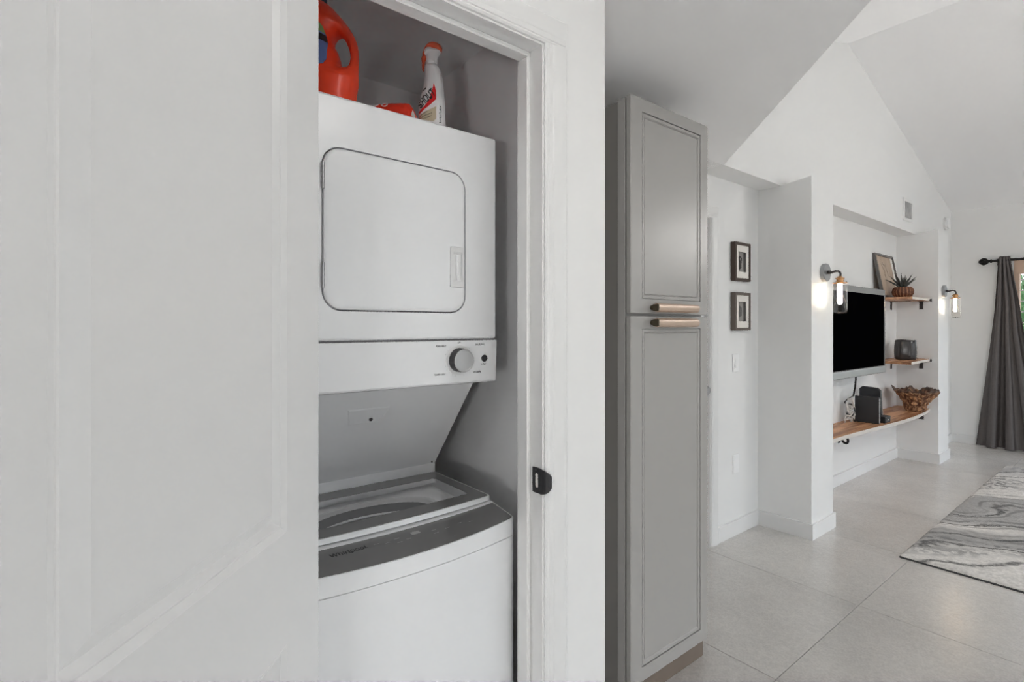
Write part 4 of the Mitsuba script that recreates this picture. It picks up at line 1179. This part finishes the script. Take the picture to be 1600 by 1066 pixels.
nu, nv = 150, 60
u = np.linspace(0, 1, nu)
rows = []
for k in range(nv):
    f = k / (nv - 1)
    z = 2.130 * (1 - f) + 0.010 * f
    yl = np.interp(z, [0.0, 1.289, 1.573, 2.09, 2.14], [1.358, 1.231, 1.204, 1.176, 1.168])
    yr = np.interp(z, [0.0, 1.29, 1.637, 1.847, 2.09, 2.14], [0.74, 0.965, 1.006, 1.042, 1.080, 1.085])
    amp = np.interp(f, [0, 0.06, 0.5, 1], [0.030, 0.030, 0.036, 0.060])
    uu = u + 0.015 * np.sin(9 * u + 3 * f)
    ph = 2 * np.pi * 3.6 * uu + 0.7
    x = XR + 0.004 + amp * np.sin(ph) * (0.75 + 0.25 * np.sin(7 * u)) + 0.012 * f * np.sin(13 * u + 5 * f)
    y = yl + (yr - yl) * u + amp * 0.25 * np.sin(2 * ph)
    rows.append(np.c_[np.minimum(x, X1 - 0.012), y, np.full(nu, z - 0.02 * f * (0.5 + 0.5 * np.sin(3 * u + 1)) * 0)])
G = V(rows)
dxu = np.gradient(G, axis=1); dxv = np.gradient(G, axis=0)
N = np.cross(dxu, dxv); N /= np.linalg.norm(N, axis=2, keepdims=True)
A, B2 = (G + N * 0.0011).reshape(-1, 3), (G - N * 0.0011).reshape(-1, 3)
idx = np.arange(nu * nv).reshape(nv, nu)
q = np.stack([idx[:-1, :-1], idx[:-1, 1:], idx[1:, 1:], idx[1:, :-1]], -1).reshape(-1, 4)
F1 = np.vstack([q[:, [0, 1, 2]], q[:, [0, 2, 3]]])
m_ = nu * nv
loop = np.r_[idx[0, :-1], idx[:-1, -1], idx[-1, :0:-1], idx[:0:-1, 0]]
sd_ = [[loop[k], loop[(k + 1) % len(loop)], m_ + loop[k]] for k in range(len(loop))] + [[loop[(k + 1) % len(loop)], m_ + loop[(k + 1) % len(loop)], m_ + loop[k]] for k in range(len(loop))]
cu = thing('curtain', 'dark gray grommet curtain gathered at the top and flaring to the floor', 'curtain')
part(cu, 'cloth', trimesh.Trimesh(np.vstack([A, B2]), np.vstack([F1, F1[:, ::-1] + m_, V(sd_)]), process=False), 'curtain_cloth', 50)

# ------------------------------------------------------------------ far window and what stands outside
wd = thing('window_1', 'window behind the curtain with horizontal bars and a tan frame', kind='structure')
part(wd, 'frame', cat(bx([X1 - 0.004, WY1 - 0.012, WZ0], [X1 + 0.10, WY1 + 0.03, WZ1 + 0.05]), bx([X1 - 0.004, WY0 - 0.03, WZ0], [X1 + 0.10, WY0 + 0.012, WZ1 + 0.05]), bx([X1 - 0.004, WY0, WZ1 - 0.09], [X1 + 0.10, WY1, WZ1 + 0.06]), bx([X1 - 0.01, WY0, WZ0 - 0.03], [X1 + 0.10, WY1, WZ0 + 0.03]), bx([X1, 0.02, WZ0], [X1 + 0.1, 0.07, WZ1])), 'wood_tan_frame', False)
for i in range(15):
    z = 0.22 + i * 0.118
    part(wd, 'bar', bx([X1 + 0.045, WY0, z - 0.007], [X1 + 0.06, WY1, z + 0.007]), 'paint_trim', False)
pv = V([(X1 + 0.07, WY0, WZ0), (X1 + 0.07, WY1, WZ0), (X1 + 0.07, WY1, WZ1), (X1 + 0.07, WY0, WZ1)])
part(wd, 'pane', trimesh.Trimesh(pv, [[0, 1, 2], [0, 2, 3]], process=False), 'window_glass', False)
mat('bounce_ground_pale', s2l(205, 202, 196), 0.85, 0.1)  # kept pale so the added ground bounces light indoors
mat('ground_gray_green', s2l(150, 152, 138), 0.9, 0.1)  # grayed so the ground reflects less green indoors
solo('outside_ground', 'gray-green ground outside the window', None, bx([X1 + 0.12, -14, -0.3], [30, 14, -0.12]), 'ground_gray_green', False, kind='structure')
solo('added_bounce_ground', 'added pale ground behind the house that bounces daylight to the ceilings', None, bx([X0 - 4, -16, -0.3], [X1 + 0.1, YR - 0.12, -0.06]), 'bounce_ground_pale', False, kind='structure')


def bush(x, y, r, h, seed, label):
    rng = np.random.default_rng(seed)
    t = thing('garden_shrub', label, 'shrub', 'shrubs outside the window')
    n = 2600
    v = rng.normal(size=(n, 3)); v /= np.linalg.norm(v, axis=1, keepdims=True)
    c = v * (rng.uniform(0.55, 1, n) ** 0.5)[:, None] * V([r, r, h * 0.5]) + V([x, y, h * 0.55])
    e = rng.normal(size=(n, 3)); e /= np.linalg.norm(e, axis=1, keepdims=True)
    g = np.cross(e, rng.normal(size=(n, 3))); g /= np.linalg.norm(g, axis=1, keepdims=True)
    L, W = 0.10, 0.035
    vs = np.stack([c - e * L, c + g * W, c + e * L, c - g * W], 1).reshape(-1, 3)
    b = np.arange(n)[:, None] * 4
    part(t, 'foliage', trimesh.Trimesh(vs, np.vstack([b + [0, 1, 2], b + [0, 2, 3]]), process=False), 'foliage', False, kind='stuff')
    part(t, 'stem', tube([(x, y, -0.15), (x + 0.02, y, h * 0.3), (x, y + 0.03, h * 0.7)], [0.05, 0.04, 0.02], 8), 'bark', True)


bush(10.6, 0.75, 0.9, 2.3, 1, 'leafy green shrub seen through the window behind the curtain')

# ------------------------------------------------------------------ unseen lamps out of view; the floor globe is added fill
for nm, (HX, HYY), R_, lbl in (('unseen_ceiling_lamp', (0.72, 0.16), UNSEEN_CEILING_LAMP, 'unseen round ceiling lamp, placed to light the open door and dryer'),):
    hl = thing(nm, lbl, 'ceiling lamp')
    part(hl, 'base', lathe([(0, CEIL - 0.001), (0.11, CEIL - 0.001), (0.115, CEIL - 0.03), (0, CEIL - 0.03)], 40, (HX, HYY, 0)), 'steel', 30)
    k = part(hl, 'diffuser', lathe([(0, CEIL - 0.030), (0.112, CEIL - 0.030), (0.135, CEIL - 0.045), (0.135, CEIL - 0.065), (0.11, CEIL - 0.095), (0.06, CEIL - 0.112), (0, CEIL - 0.116)], 40, (HX, HYY, 0)), 'white_plastic', True)
    scene[k]['emitter'] = {'type': 'area', 'radiance': rgb([R_, R_ * 0.97, R_ * 0.94])}
for (x, y, z, r, R_, tint, top, lbl) in ((4.5, -0.50, 2.20, 0.15, UNSEEN_PENDANT, (1, 0.98, 0.95), RIDGE_Z - PITCH * 0.22, 'unseen large globe pendant, placed to light the vaulted room'),
                                   (-1.34, -0.80, 0.98, 0.14, UNSEEN_HALL_GLOBE, (1, 1, 1), CEIL, 'unseen low globe pendant in the hall, placed to light the closet')):
    pd = thing('unseen_pendant_lamp', lbl, 'pendant lamp')
    k = part(pd, 'globe', trimesh.creation.icosphere(3, r), 'white_plastic', True, xf=np.array([[1, 0, 0, x], [0, 1, 0, y], [0, 0, 1, z], [0, 0, 0, 1.0]]))
    scene[k]['emitter'] = {'type': 'area', 'radiance': rgb([R_ * c for c in tint])}
    part(pd, 'cord', rod([x, y, z + r + 0.002], [x, y, top - 0.001], 0.004), 'black_matte', 30)

flm = thing('added_fill_lamp', 'low globe lamp added behind the camera as fill light for the closet', 'added fill lamp')
part(flm, 'base', lathe([(0, 0.0005), (0.12, 0.0005), (0.12, 0.015), (0.02, 0.022), (0, 0.022)], 32, (0.5, -1.75, 0)), 'black_matte', 30)
part(flm, 'pole', rod([0.5, -1.75, 0.02], [0.5, -1.75, 0.475], 0.012), 'black_matte', 30)
k = part(flm, 'globe', trimesh.creation.icosphere(3, 0.15), 'white_plastic', True, xf=np.array([[1, 0, 0, 0.5], [0, 1, 0, -1.75], [0, 0, 1, 0.626], [0, 0, 0, 1.0]]))
scene[k]['emitter'] = {'type': 'area', 'radiance': rgb([FILL_GLOBE] * 3)}
